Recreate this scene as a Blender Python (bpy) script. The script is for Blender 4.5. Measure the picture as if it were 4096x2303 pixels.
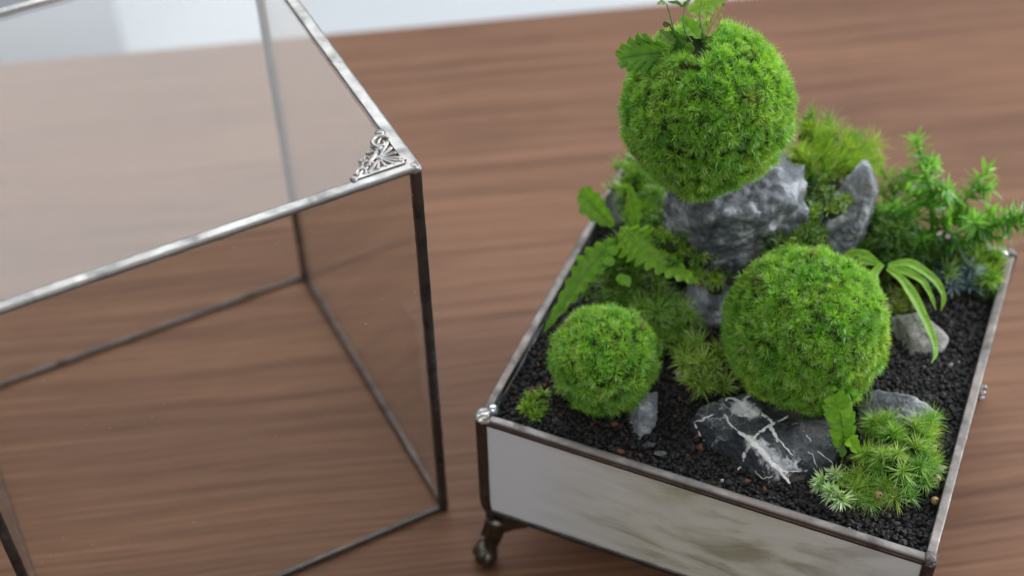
import bpy, bmesh, math, random
import numpy as np
from mathutils import Vector, Matrix, noise
from mathutils.bvhtree import BVHTree

for o in list(bpy.data.objects): bpy.data.objects.remove(o)
rng = np.random.default_rng(11)
random.seed(5)
scene = bpy.context.scene
COL = scene.collection

# ---------------------------------------------------------------- camera
cam_d = bpy.data.cameras.new('camera'); cam = bpy.data.objects.new('camera', cam_d); COL.objects.link(cam)
PITCH, ROLL, CH = 0.7851861, -0.0245493, 0.5407233
fw = Vector((0, math.cos(PITCH), -math.sin(PITCH))); up = Vector((0, math.sin(PITCH), math.cos(PITCH))); rt = Vector((1, 0, 0))
r2 = rt*math.cos(ROLL) + up*math.sin(ROLL); u2 = up*math.cos(ROLL) - rt*math.sin(ROLL)
M = Matrix((r2, u2, -fw)).transposed().to_4x4(); M.translation = (0, 0, CH)
cam.matrix_world = M
cam_d.sensor_width = 36; cam_d.lens = 51.557
cam_d.clip_start = 0.02; cam_d.clip_end = 30
cam_d.dof.use_dof = True; cam_d.dof.focus_distance = 0.541; cam_d.dof.aperture_fstop = 5.2; cam_d.dof.aperture_blades = 9
scene.camera = cam

# ---------------------------------------------------------------- light
world = bpy.data.worlds.new('World'); scene.world = world; world.use_nodes = True
bg = world.node_tree.nodes['Background']; bg.inputs[0].default_value = (0.93, 0.97, 1.0, 1); bg.inputs[1].default_value = 0.22
def area(name, loc, target, sx, sy, power, colr):
    l = bpy.data.lights.new(name, 'AREA'); l.shape = 'RECTANGLE'; l.size = sx; l.size_y = sy; l.energy = power; l.color = colr
    o = bpy.data.objects.new(name, l); COL.objects.link(o); o.location = loc
    o.rotation_euler = (Vector(target)-Vector(loc)).to_track_quat('-Z', 'Y').to_euler(); return o
area('window_light', (0.10, 1.62, 1.42), (0.02, 0.42, 0.05), 3.1, 1.35, 46.0, (0.95, 0.975, 1.0))
area('side_fill_light', (1.75, 0.75, 1.0), (0.05, 0.45, 0.1), 1.1, 1.2, 46.0, (0.98, 0.985, 1.0))  # unseen lamp added on the right to keep the right-hand sides bright
area('front_fill_light', (-0.1, -1.15, 1.75), (0.05, 0.42, 0.1), 1.8, 1.5, 16.5, (1.0, 0.985, 0.96))  # added fill lamp above and behind the camera, lifts the front faces
scene.view_settings.view_transform = 'Standard'; scene.view_settings.look = 'None'
scene.view_settings.exposure = 0.0; scene.view_settings.gamma = 1.0
scene.render.engine = 'CYCLES'
scene.cycles.max_bounces = 12; scene.cycles.transparent_max_bounces = 32; scene.cycles.transmission_bounces = 8
scene.cycles.use_denoising = True

# ---------------------------------------------------------------- frames and helpers
TO = np.array([-0.01531628, 0.37265774]); TY = -0.41855269
TU = np.array([math.cos(TY), math.sin(TY)]); TV = np.array([-TU[1], TU[0]])
TW, TD, ZT, ZB = 180.0, 175.4, 96.66, 35.35          # tray width, depth, rim height, underside (mm)
CO_R = np.array([-0.03164095, 0.40038876]); CY = 0.46005745
CU = np.array([math.cos(CY), math.sin(CY)]); CV = np.array([-CU[1], CU[0]])
CW, CD, CHT = 177.9, 171.9, 202.6                     # glass cover (mm)
CO = CO_R - CU*CW/1000
def T(p):
    p = np.asarray(p, float); xy = TO + p[..., 0:1]*TU/1000 + p[..., 1:2]*TV/1000
    return np.concatenate([xy, p[..., 2:3]/1000], -1)
def CF(p):
    p = np.asarray(p, float); xy = CO + p[..., 0:1]*CU/1000 + p[..., 1:2]*CV/1000
    return np.concatenate([xy, p[..., 2:3]/1000], -1)
Z0 = 91.6
def ground(u, v):
    return Z0 + 4.0*np.exp(-((u-72)**2+(v-125)**2)/(2*36**2)) + 0.5*np.sin(u*.11+v*.07)*np.cos(v*.09)

def thing(name, loc, label, cat, group=None):
    o = bpy.data.objects.new(name, None); COL.objects.link(o); o.location = loc; o.empty_display_size = .01
    o['label'] = label; o['category'] = cat
    if group: o['group'] = group
    return o
def tag(o, label=None, cat=None, group=None, kind=None):
    if label: o['label'] = label
    if cat: o['category'] = cat
    if group: o['group'] = group
    if kind: o['kind'] = kind
    return o
def mesh_np(name, V, F, col=None, smooth=False):
    V = np.asarray(V, np.float32); me = bpy.data.meshes.new(name)
    if isinstance(F, np.ndarray): F = [F]
    F = [f for f in F if len(f)]
    loops = np.concatenate([np.asarray(f).ravel() for f in F]).astype(np.int32)
    tot = np.concatenate([np.full(len(f), np.asarray(f).shape[1], np.int32) for f in F])
    st = np.concatenate([[0], np.cumsum(tot)[:-1]]).astype(np.int32)
    me.vertices.add(len(V)); me.vertices.foreach_set('co', V.ravel())
    me.loops.add(len(loops)); me.loops.foreach_set('vertex_index', loops)
    me.polygons.add(len(tot)); me.polygons.foreach_set('loop_start', st); me.polygons.foreach_set('loop_total', tot)
    me.polygons.foreach_set('use_smooth', np.full(len(tot), bool(smooth)))
    if col is not None:
        a = me.attributes.new('Col', 'FLOAT_COLOR', 'POINT')
        c = np.ones((len(V), 4), np.float32); c[:, :3] = col; a.data.foreach_set('color', c.ravel())
    me.update(calc_edges=True); me.validate()
    return me
def link(name, me, mat, root=None, loc=None):
    o = bpy.data.objects.new(name, me); COL.objects.link(o)
    if mat is not None and not me.materials: me.materials.append(mat)
    if root is not None: o.parent = root
    if loc is not None: o.location = loc
    return o
def origin(root):
    p = np.zeros(3)
    while root is not None:
        p += np.array(root.location); root = root.parent
    return p
def build(name, V, F, mat, root=None, col=None, smooth=False, kind=None):
    """mesh given in world metres; placed relative to its root"""
    off = origin(root); V = np.asarray(V, float)
    if root is None: off = V.mean(0); off[2] = V[:, 2].min()
    o = link(name, mesh_np(name, V-off, F, col, smooth), mat, root)
    if root is None: o.location = off
    if kind: o['kind'] = kind
    return o
class Acc:
    """collects several pieces that belong to one mesh"""
    def __init__(s): s.V = []; s.F = {}; s.n = 0; s.C = []
    def add(s, V, F, col=None):
        V = np.asarray(V, float)
        if isinstance(F, np.ndarray): F = [F]
        for f in F:
            f = np.asarray(f)
            if len(f): s.F.setdefault(f.shape[1], []).append(f+s.n)
        s.V.append(V); s.n += len(V)
        if col is not None: s.C.append(np.broadcast_to(np.asarray(col, float), (len(V), 3)))
    def get(s): return np.concatenate(s.V), [np.concatenate(f) for f in s.F.values()], (np.concatenate(s.C) if s.C else None)
def nrmz(a): return a/np.maximum(np.linalg.norm(a, axis=-1, keepdims=True), 1e-9)
def spline(P, n):
    P = np.asarray(P, float); k = len(P)
    if k == 2: t = np.linspace(0, 1, n)[:, None]; return P[0]*(1-t)+P[1]*t
    Q = np.vstack([2*P[0]-P[1], P, 2*P[-1]-P[-2]]); s = np.linspace(0, k-1, n); i = np.minimum(s.astype(int), k-2); t = (s-i)[:, None]
    a, b, c, d = Q[i], Q[i+1], Q[i+2], Q[i+3]
    return .5*((2*b)+(-a+c)*t+(2*a-5*b+4*c-d)*t*t+(-a+3*b-3*c+d)*t**3)
def tube(P, R, n=8, cap=True, flat=1.0):
    P = np.asarray(P, float); R = np.broadcast_to(np.asarray(R, float), (len(P),)); tg = nrmz(np.gradient(P, axis=0))
    ref = np.array([0, 0, 1.]) if abs(tg[:, 2]).mean() < .8 else np.array([1., 0, 0])
    a = nrmz(np.cross(tg, ref)); b = np.cross(a, tg)
    th = np.arange(n)*2*math.pi/n
    V = P[:, None]+R[:, None, None]*(a[:, None]*np.cos(th)[None, :, None]+flat*b[:, None]*np.sin(th)[None, :, None])
    m = len(P); V = V.reshape(-1, 3); i = np.arange(m-1)[:, None]*n; j = np.arange(n)[None]; j2 = (j+1) % n
    Fq = np.stack([i+j, i+j2, i+n+j2, i+n+j], -1).reshape(-1, 4); F = [Fq]
    if cap:
        V = np.vstack([V, P[0], P[-1]]); c0, c1 = m*n, m*n+1; jj = np.arange(n)
        F.append(np.stack([np.full(n, c0), (jj+1) % n, jj], -1)); F.append(np.stack([np.full(n, c1), (m-1)*n+jj, (m-1)*n+(jj+1) % n], -1))
    return V, F
def box(P0, ax, ay, az):
    P0 = np.asarray(P0, float); V = np.array([P0+i*ax+j*ay+k*az for k in (0, 1) for j in (0, 1) for i in (0, 1)])
    return V, np.array([[0, 2, 3, 1], [4, 5, 7, 6], [0, 1, 5, 4], [2, 6, 7, 3], [0, 4, 6, 2], [1, 3, 7, 5]])
def bar(A, B, w, h, side, upv, n=40, amp=0.00012, power=3.0, seed=0.0, k=14, ends=True):
    """hand-soldered bar: rounded section w x h swept from A to B with slightly wavy surface"""
    A = np.asarray(A, float); B = np.asarray(B, float); t = np.linspace(0, 1, n); C = A+(B-A)*t[:, None]
    th = np.arange(k)*2*math.pi/k; c, s = np.cos(th), np.sin(th)
    x = np.sign(c)*np.abs(c)**(2/power)*w/2; y = np.sign(s)*np.abs(s)**(2/power)*h/2
    V = C[:, None]+x[None, :, None]*side+y[None, :, None]*upv
    nv = np.array([noise.noise(Vector(p*160)+Vector((seed, 0, 0)))+.6*noise.noise(Vector(p*420)+Vector((0, seed, 0))) for p in V.reshape(-1, 3)]).reshape(n, k, 1)
    V = V+nv*amp*nrmz(x[None, :, None]*side+y[None, :, None]*upv)
    V = V.reshape(-1, 3); i = np.arange(n-1)[:, None]*k; j = np.arange(k)[None]; j2 = (j+1) % k
    F = [np.stack([i+j, i+j2, i+k+j2, i+k+j], -1).reshape(-1, 4)]
    V = np.vstack([V, A, B]); jj = np.arange(k)
    F.append(np.stack([np.full(k, n*k), (jj+1) % k, jj], -1)); F.append(np.stack([np.full(k, n*k+1), (n-1)*k+jj, (n-1)*k+(jj+1) % k], -1))
    return V, F
def ico(sub):
    bm = bmesh.new(); bmesh.ops.create_icosphere(bm, subdivisions=sub, radius=1); V = np.array([v.co[:] for v in bm.verts]); F = np.array([[v.index for v in f.verts] for f in bm.faces]); bm.free(); return V, F

# ---------------------------------------------------------------- materials
class NT:
    def __init__(s, name):
        s.m = bpy.data.materials.new(name); s.m.use_nodes = True; s.t = s.m.node_tree; s.t.nodes.clear(); s.out = s.n('ShaderNodeOutputMaterial')
    def n(s, typ, **kw):
        nd = s.t.nodes.new(typ)
        for k, v in kw.items():
            if k.startswith('i_'):
                key = k[2:]; key = int(key) if key.isdigit() else key.replace('_', ' ')
                nd.inputs[key].default_value = v
            else: setattr(nd, k, v)
        return nd
    def l(s, a, b): s.t.links.new(a, b)
    def noise(s, scale, detail=4, rough=.55, dist=0.0, vec=None):
        nd = s.n('ShaderNodeTexNoise'); nd.inputs['Scale'].default_value = scale; nd.inputs['Detail'].default_value = detail
        nd.inputs['Roughness'].default_value = rough; nd.inputs['Distortion'].default_value = dist
        if vec is not None: s.l(vec, nd.inputs['Vector'])
        return nd
    def ramp(s, fac, stops, interp='LINEAR'):
        nd = s.n('ShaderNodeValToRGB'); cr = nd.color_ramp; cr.interpolation = interp
        while len(cr.elements) < len(stops): cr.elements.new(.5)
        for e, (p, c) in zip(cr.elements, stops): e.position = p; e.color = (*c, 1) if not isinstance(c, (int, float)) else (c, c, c, 1)
        s.l(fac, nd.inputs[0]); return nd.outputs[0]
    def mix(s, fac, a, b, mode='MIX'):
        nd = s.n('ShaderNodeMix', data_type='RGBA', blend_type=mode)
        for i, v in ((0, fac), (6, a), (7, b)):
            if isinstance(v, (int, float)): nd.inputs[i].default_value = v
            elif isinstance(v, tuple): nd.inputs[i].default_value = (*v, 1)
            else: s.l(v, nd.inputs[i])
        return nd.outputs[2]
    def math(s, op, a, b=None, c=None):
        nd = s.n('ShaderNodeMath', operation=op)
        for i, v in enumerate((a, b, c)):
            if v is None: continue
            if isinstance(v, (int, float)): nd.inputs[i].default_value = v
            else: s.l(v, nd.inputs[i])
        return nd.outputs[0]
    def pos(s, scale=(1, 1, 1), rotz=0.0, loc=(0, 0, 0), world=True):
        mp = s.n('ShaderNodeMapping'); mp.inputs['Scale'].default_value = scale; mp.inputs['Rotation'].default_value = (0, 0, rotz); mp.inputs['Location'].default_value = loc
        if world: g = s.n('ShaderNodeNewGeometry'); s.l(g.outputs['Position'], mp.inputs[0])
        else: g = s.n('ShaderNodeTexCoord'); s.l(g.outputs['Object'], mp.inputs[0])
        return mp.outputs[0]
    def bump(s, h, strength, dist):
        b = s.n('ShaderNodeBump'); b.inputs['Strength'].default_value = strength; b.inputs['Distance'].default_value = dist; s.l(h, b.inputs['Height']); return b.outputs[0]
    def pbr(s, color, rough=.5, metal=0.0, normal=None, spec=.5, coat=0.0):
        p = s.n('ShaderNodeBsdfPrincipled')
        for key, v in (('Base Color', color), ('Roughness', rough), ('Metallic', metal), ('Specular IOR Level', spec), ('Coat Weight', coat)):
            if isinstance(v, (int, float)): p.inputs[key].default_value = v
            elif isinstance(v, tuple): p.inputs[key].default_value = (*v, 1)
            else: s.l(v, p.inputs[key])
        if normal is not None: s.l(normal, p.inputs['Normal'])
        return p
    def done(s, sh): s.l(sh.outputs[0] if hasattr(sh, 'outputs') else sh, s.out.inputs[0]); return s.m

def mat_wood():
    s = NT('walnut_veneer'); R = -0.109
    big = s.noise(3.2, 3, .5, 0.0, s.pos((1, 3, 1), R))
    warp = s.noise(5.0, 2, .5, 0, s.pos((1, 2.2, 1), R))
    v = s.pos((1, 1, 1), R); vm = s.n('ShaderNodeVectorMath', operation='MULTIPLY_ADD'); s.l(warp.outputs['Color'], vm.inputs[0]); vm.inputs[1].default_value = (0, .014, 0); s.l(v, vm.inputs[2])
    mp = s.n('ShaderNodeMapping'); mp.inputs['Scale'].default_value = (1.1, 135, 1); s.l(vm.outputs[0], mp.inputs[0])
    grain = s.noise(1.0, 5, .62, .25, mp.outputs[0])
    mp2 = s.n('ShaderNodeMapping'); mp2.inputs['Scale'].default_value = (6, 360, 1); s.l(vm.outputs[0], mp2.inputs[0])
    fine = s.noise(1.0, 4, .65, 0, mp2.outputs[0])
    mp3 = s.n('ShaderNodeMapping'); mp3.inputs['Scale'].default_value = (34, 1300, 1); s.l(vm.outputs[0], mp3.inputs[0])
    pore = s.noise(1.0, 2, .5, 0, mp3.outputs[0])
    c = s.ramp(grain.outputs[0], [(.28, (.130, .067, .041)), (.44, (.165, .086, .053)), (.56, (.186, .098, .061)), (.74, (.215, .116, .073))])
    c = s.mix(.66, c, s.ramp(fine.outputs[0], [(.3, (.38, .35, .33)), (.6, (1.1, 1.07, 1.03))]), 'MULTIPLY')
    c = s.mix(.35, c, s.ramp(pore.outputs[0], [(.33, (.3, .27, .25)), (.45, (1, 1, 1))]), 'MULTIPLY')
    c = s.mix(1.0, c, s.ramp(big.outputs[0], [(.3, (.86, .84, .84)), (.7, (1.12, 1.10, 1.05))]), 'MULTIPLY')
    knot = s.noise(7.0, 2, .5, 0, s.pos((1, 3.2, 1), R, (3.1, .7, 0)))
    c = s.mix(s.ramp(knot.outputs[0], [(.70, 0.0), (.80, .6)]), c, (.07, .04, .032))
    rg = s.ramp(fine.outputs[0], [(.3, .60), (.7, .50)])
    return s.done(s.pbr(c, rg, 0, s.bump(fine.outputs[0], .12, .0004), .2))
def mat_glass():
    s = NT('clear_glass_pane'); lw = s.n('ShaderNodeLayerWeight'); lw.inputs['Blend'].default_value = .5
    fr = s.math('ADD', .042, s.math('MULTIPLY', s.math('POWER', lw.outputs['Facing'], 5.0), .75))
    tr = s.n('ShaderNodeBsdfTransparent'); tr.inputs[0].default_value = (.985, .99, .986, 1)
    gl = s.n('ShaderNodeBsdfGlossy'); gl.inputs['Roughness'].default_value = .02
    mx = s.n('ShaderNodeMixShader'); s.l(fr, mx.inputs[0]); s.l(tr.outputs[0], mx.inputs[1]); s.l(gl.outputs[0], mx.inputs[2])
    df = s.n('ShaderNodeBsdfDiffuse'); df.inputs[0].default_value = (.8, .8, .8, 1)
    dust = s.noise(700, 1, .4, 0, s.pos()); dm = s.ramp(dust.outputs[0], [(.785, 0.0), (.82, .3)])
    m2 = s.n('ShaderNodeMixShader'); s.l(dm, m2.inputs[0]); s.l(mx.outputs[0], m2.inputs[1]); s.l(df.outputs[0], m2.inputs[2])
    return s.done(m2)
def mat_solder(name, base, dark, copper, patina, rough):
    s = NT(name); a = s.noise(95, 5, .6, .4, s.pos()); b = s.noise(260, 4, .6, 0, s.pos()); d = s.noise(45, 3, .6, .6, s.pos(loc=(3, 1, 0)))
    c = s.ramp(a.outputs[0], [(.32, dark), (.5, base), (.68, tuple(min(1, x*1.25) for x in base))])
    c = s.mix(s.ramp(d.outputs[0], [(.50, 0.0), (.62, .65)]), c, copper)
    c = s.mix(s.ramp(b.outputs[0], [(.60, 0.0), (.72, .55)]), c, patina)
    r = s.ramp(a.outputs[0], [(.3, rough+.18), (.7, rough-.06)])
    return s.done(s.pbr(c, r, .85, s.bump(a.outputs[0], .35, .0005), .5))
def mat_opal():
    s = NT('opalescent_glass')
    mp = s.pos((1, 1, 1), -TY, (0, 0, 0), True)
    st = s.n('ShaderNodeMapping'); st.inputs['Scale'].default_value = (11, 11, 26); st.inputs['Rotation'].default_value = (0, .30, 0); s.l(mp, st.inputs[0])
    w = s.noise(1.0, 6, .6, 2.4, st.outputs[0])
    st2 = s.n('ShaderNodeMapping'); st2.inputs['Scale'].default_value = (22, 22, 80); st2.inputs['Rotation'].default_value = (0, .34, 0); st2.inputs['Location'].default_value = (4, 0, 2); s.l(mp, st2.inputs[0])
    w2 = s.noise(1.0, 5, .6, .8, st2.outputs[0])
    cloud = s.ramp(w.outputs[0], [(.36, (.68, .69, .66)), (.47, (.64, .65, .58)), (.54, (.52, .53, .45)), (.62, (.36, .365, .275))])
    c = s.mix(s.ramp(w2.outputs[0], [(.50, 0.0), (.68, .38)]), cloud, (.30, .29, .18))
    # plain milky glass towards the left end of the front sheet, streaks gather to the right
    sx = s.n('ShaderNodeSeparateXYZ'); s.l(s.pos((1, 1, 1), 0, (0, 0, 0), False), sx.inputs[0])
    f = s.ramp(sx.outputs[0], [(0.018, 0.0), (.072, 1.0), (.125, 1.0), (.17, .35)])
    c = s.mix(f, (.67, .715, .765), c)
    return s.done(s.pbr(c, .22, 0, s.bump(w.outputs[0], .05, .001), .5))
def mat_foliage(name, trans=.35, rough=.45, gloss=.06, vary=.18, nscale=240, spots=False):
    s = NT(name); at = s.n('ShaderNodeAttribute', attribute_name='Col'); nz = s.noise(nscale, 2, .5, 0, s.pos())
    c = s.mix(1.0, at.outputs['Color'], s.ramp(nz.outputs[0], [(.3, (1-vary, 1-vary, 1-vary)), (.7, (1+vary, 1+vary, 1+vary))]), 'MULTIPLY')
    if spots: sp_ = s.noise(330, 2, .5, 0, s.pos(loc=(.2, .5, .1))); c = s.mix(s.ramp(sp_.outputs[0], [(.70, 0.0), (.76, .7)]), c, (.20, .14, .05))
    d = s.n('ShaderNodeBsdfDiffuse'); s.l(c, d.inputs[0]); t = s.n('ShaderNodeBsdfTranslucent'); s.l(s.mix(1.0, c, (1.15, 1.1, .6), 'MULTIPLY'), t.inputs[0])
    m = s.n('ShaderNodeMixShader'); m.inputs[0].default_value = trans; s.l(d.outputs[0], m.inputs[1]); s.l(t.outputs[0], m.inputs[2])
    g = s.n('ShaderNodeBsdfGlossy'); g.inputs['Roughness'].default_value = rough; g.inputs[0].default_value = (.9, 1, .9, 1)
    m2 = s.n('ShaderNodeMixShader'); m2.inputs[0].default_value = gloss; s.l(m.outputs[0], m2.inputs[1]); s.l(g.outputs[0], m2.inputs[2])
    return s.done(m2)
def mat_rock(name, dark, mid, light, scale=60, bright=.62, vein=0.0, veincol=(.6, .62, .64), rough=.6):
    s = NT(name); p = s.pos(loc=(0.3, .1, .7)); a = s.noise(scale, 8, .66, .6, p); b = s.noise(scale*4.5, 6, .65, 0, p); w = s.noise(scale*.5, 4, .6, 1.5, p)
    c = s.ramp(a.outputs[0], [(.33, dark), (.52, mid), (bright, light)])
    c = s.mix(.55, c, s.ramp(b.outputs[0], [(.35, (.6, .6, .6)), (.65, (1.25, 1.25, 1.25))]), 'MULTIPLY')
    c = s.mix(s.ramp(w.outputs[0], [(.56, 0.0), (.66, .35)]), c, (.17, .13, .105))
    h = s.math('ADD', a.outputs[0], s.math('MULTIPLY', b.outputs[0], .35))
    if vein > 0:
        wv = s.n('ShaderNodeVectorMath', operation='MULTIPLY_ADD'); wn = s.noise(55, 5, .65, 0, p); s.l(wn.outputs['Color'], wv.inputs[0]); wv.inputs[1].default_value = (.022, .022, .022); s.l(p, wv.inputs[2])
        vo = s.n('ShaderNodeTexVoronoi', feature='DISTANCE_TO_EDGE'); vo.inputs['Scale'].default_value = 120; s.l(wv.outputs[0], vo.inputs['Vector'])
        wid = s.noise(38, 3, .5, 0, p); th = s.ramp(wid.outputs[0], [(.47, .003), (.72, .085)])
        mk = s.math('SUBTRACT', th, vo.outputs['Distance']); mk = s.ramp(s.math('MULTIPLY', mk, 18), [(0.0, 0.0), (1.0, vein)])
        for cen, rad_ in (((104, 25, 101), .005), ((108, 24, 101), .006), ((113, 21.5, 100), .008), ((118, 20, 98), .008), ((124, 22, 98), .006), ((96, 41, 100), .008), ((101, 38.5, 102), .006)):
            w_ = T(np.array(cen, float)); dn = s.n('ShaderNodeVectorMath', operation='DISTANCE'); gp = s.n('ShaderNodeNewGeometry'); s.l(gp.outputs['Position'], dn.inputs[0]); dn.inputs[1].default_value = tuple(w_)
            fl_ = s.math('SUBTRACT', 1.0, s.math('DIVIDE', dn.outputs['Value'], rad_)); cl = s.noise(260, 6, .7, 1.2, p)
            mk = s.math('MAXIMUM', mk, s.ramp(s.math('ADD', s.math('MULTIPLY', fl_, .55), s.math('MULTIPLY', cl.outputs[0], .75)), [(.57, 0.0), (.66, 1.0)]))
        c = s.mix(mk, c, veincol); h = s.math('ADD', h, s.math('MULTIPLY', mk, .25))
    return s.done(s.pbr(c, rough, 0, s.bump(h, .9, .0022), .45))
def mat_attr(name, rough, bump=.4, bs=900, spec=.4):
    s = NT(name); at = s.n('ShaderNodeAttribute', attribute_name='Col'); nz = s.noise(bs, 4, .6, 0, s.pos())
    c = s.mix(1.0, at.outputs['Color'], s.ramp(nz.outputs[0], [(.3, (.7, .7, .7)), (.7, (1.35, 1.35, 1.35))]), 'MULTIPLY')
    return s.done(s.pbr(c, rough, 0, s.bump(nz.outputs[0], bump, .0004), spec))
def mat_plain(name, color, rough, metal=0.0, amt=.12, scale=20, coat=0.0):
    s = NT(name); nz = s.noise(scale, 4, .55, 0, s.pos())
    c = s.mix(1.0, color, s.ramp(nz.outputs[0], [(.3, (1-amt,)*3), (.7, (1+amt,)*3)]), 'MULTIPLY')
    return s.done(s.pbr(c, rough, metal, None, .5, coat))
WOOD = mat_wood(); GLASS = mat_glass()
TIN = mat_solder('bright_solder', (.30, .298, .29), (.19, .188, .185), (.31, .29, .28), (.33, .35, .36), .36)
PATINA = mat_solder('dark_patina_solder', (.085, .082, .082), (.04, .037, .037), (.13, .095, .08), (.15, .25, .28), .34)
RIM = mat_solder('tray_rim_solder', (.170, .158, .153), (.105, .096, .094), (.17, .135, .125), (.21, .22, .23), .46)
BROWN = mat_solder('brown_foil', (.10, .082, .078), (.05, .04, .037), (.125, .085, .072), (.20, .19, .20), .36)
JOINT = mat_solder('silver_joint', (.52, .52, .51), (.30, .30, .30), (.42, .40, .38), (.50, .56, .60), .3)
BRONZE = mat_plain('antique_bronze', (.115, .102, .085), .33, .95, .35, 260)
OPAL = mat_opal()
MOSS = mat_foliage('moss_leaves', .46, .35, .08); HAIR = mat_foliage('feather_moss_leaves', .4, .4, .05); LEAF = mat_foliage('fern_leaf', .48, .5, .025, .16, 420, True); PALELEAF = mat_foliage('pale_moss_leaves', .3, .5, .06)
PEAT = mat_plain('peat_core', (.018, .034, .006), .95, 0, .4, 300)
ROCK = mat_rock('slate_rock', (.042, .049, .060), (.145, .162, .188), (.36, .39, .425), 80, .61)
ROCKL = mat_rock('grey_rock', (.17, .165, .165), (.33, .32, .315), (.52, .51, .51), 90)
ROCKS = mat_rock('ridge_rock', (.065, .075, .090), (.21, .23, .26), (.42, .45, .49), 100, .60)
ROCKV = mat_rock('veined_slate', (.013, .016, .021), (.027, .033, .041), (.085, .096, .11), 90, .66, 1.0, (.50, .53, .56), .45)
CALC = mat_plain('calcite_vein', (.56, .565, .55), .6, 0, .25, 500)
GRAV = mat_attr('lava_gravel', .62, .5, 1500)
FLOORM = mat_plain('white_floor', (.50, .53, .56), .6, 0, .03, 3)
PANELM = mat_plain('stand_in_grey', (.40, .43, .47), .6, 0, .03, 3)

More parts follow.
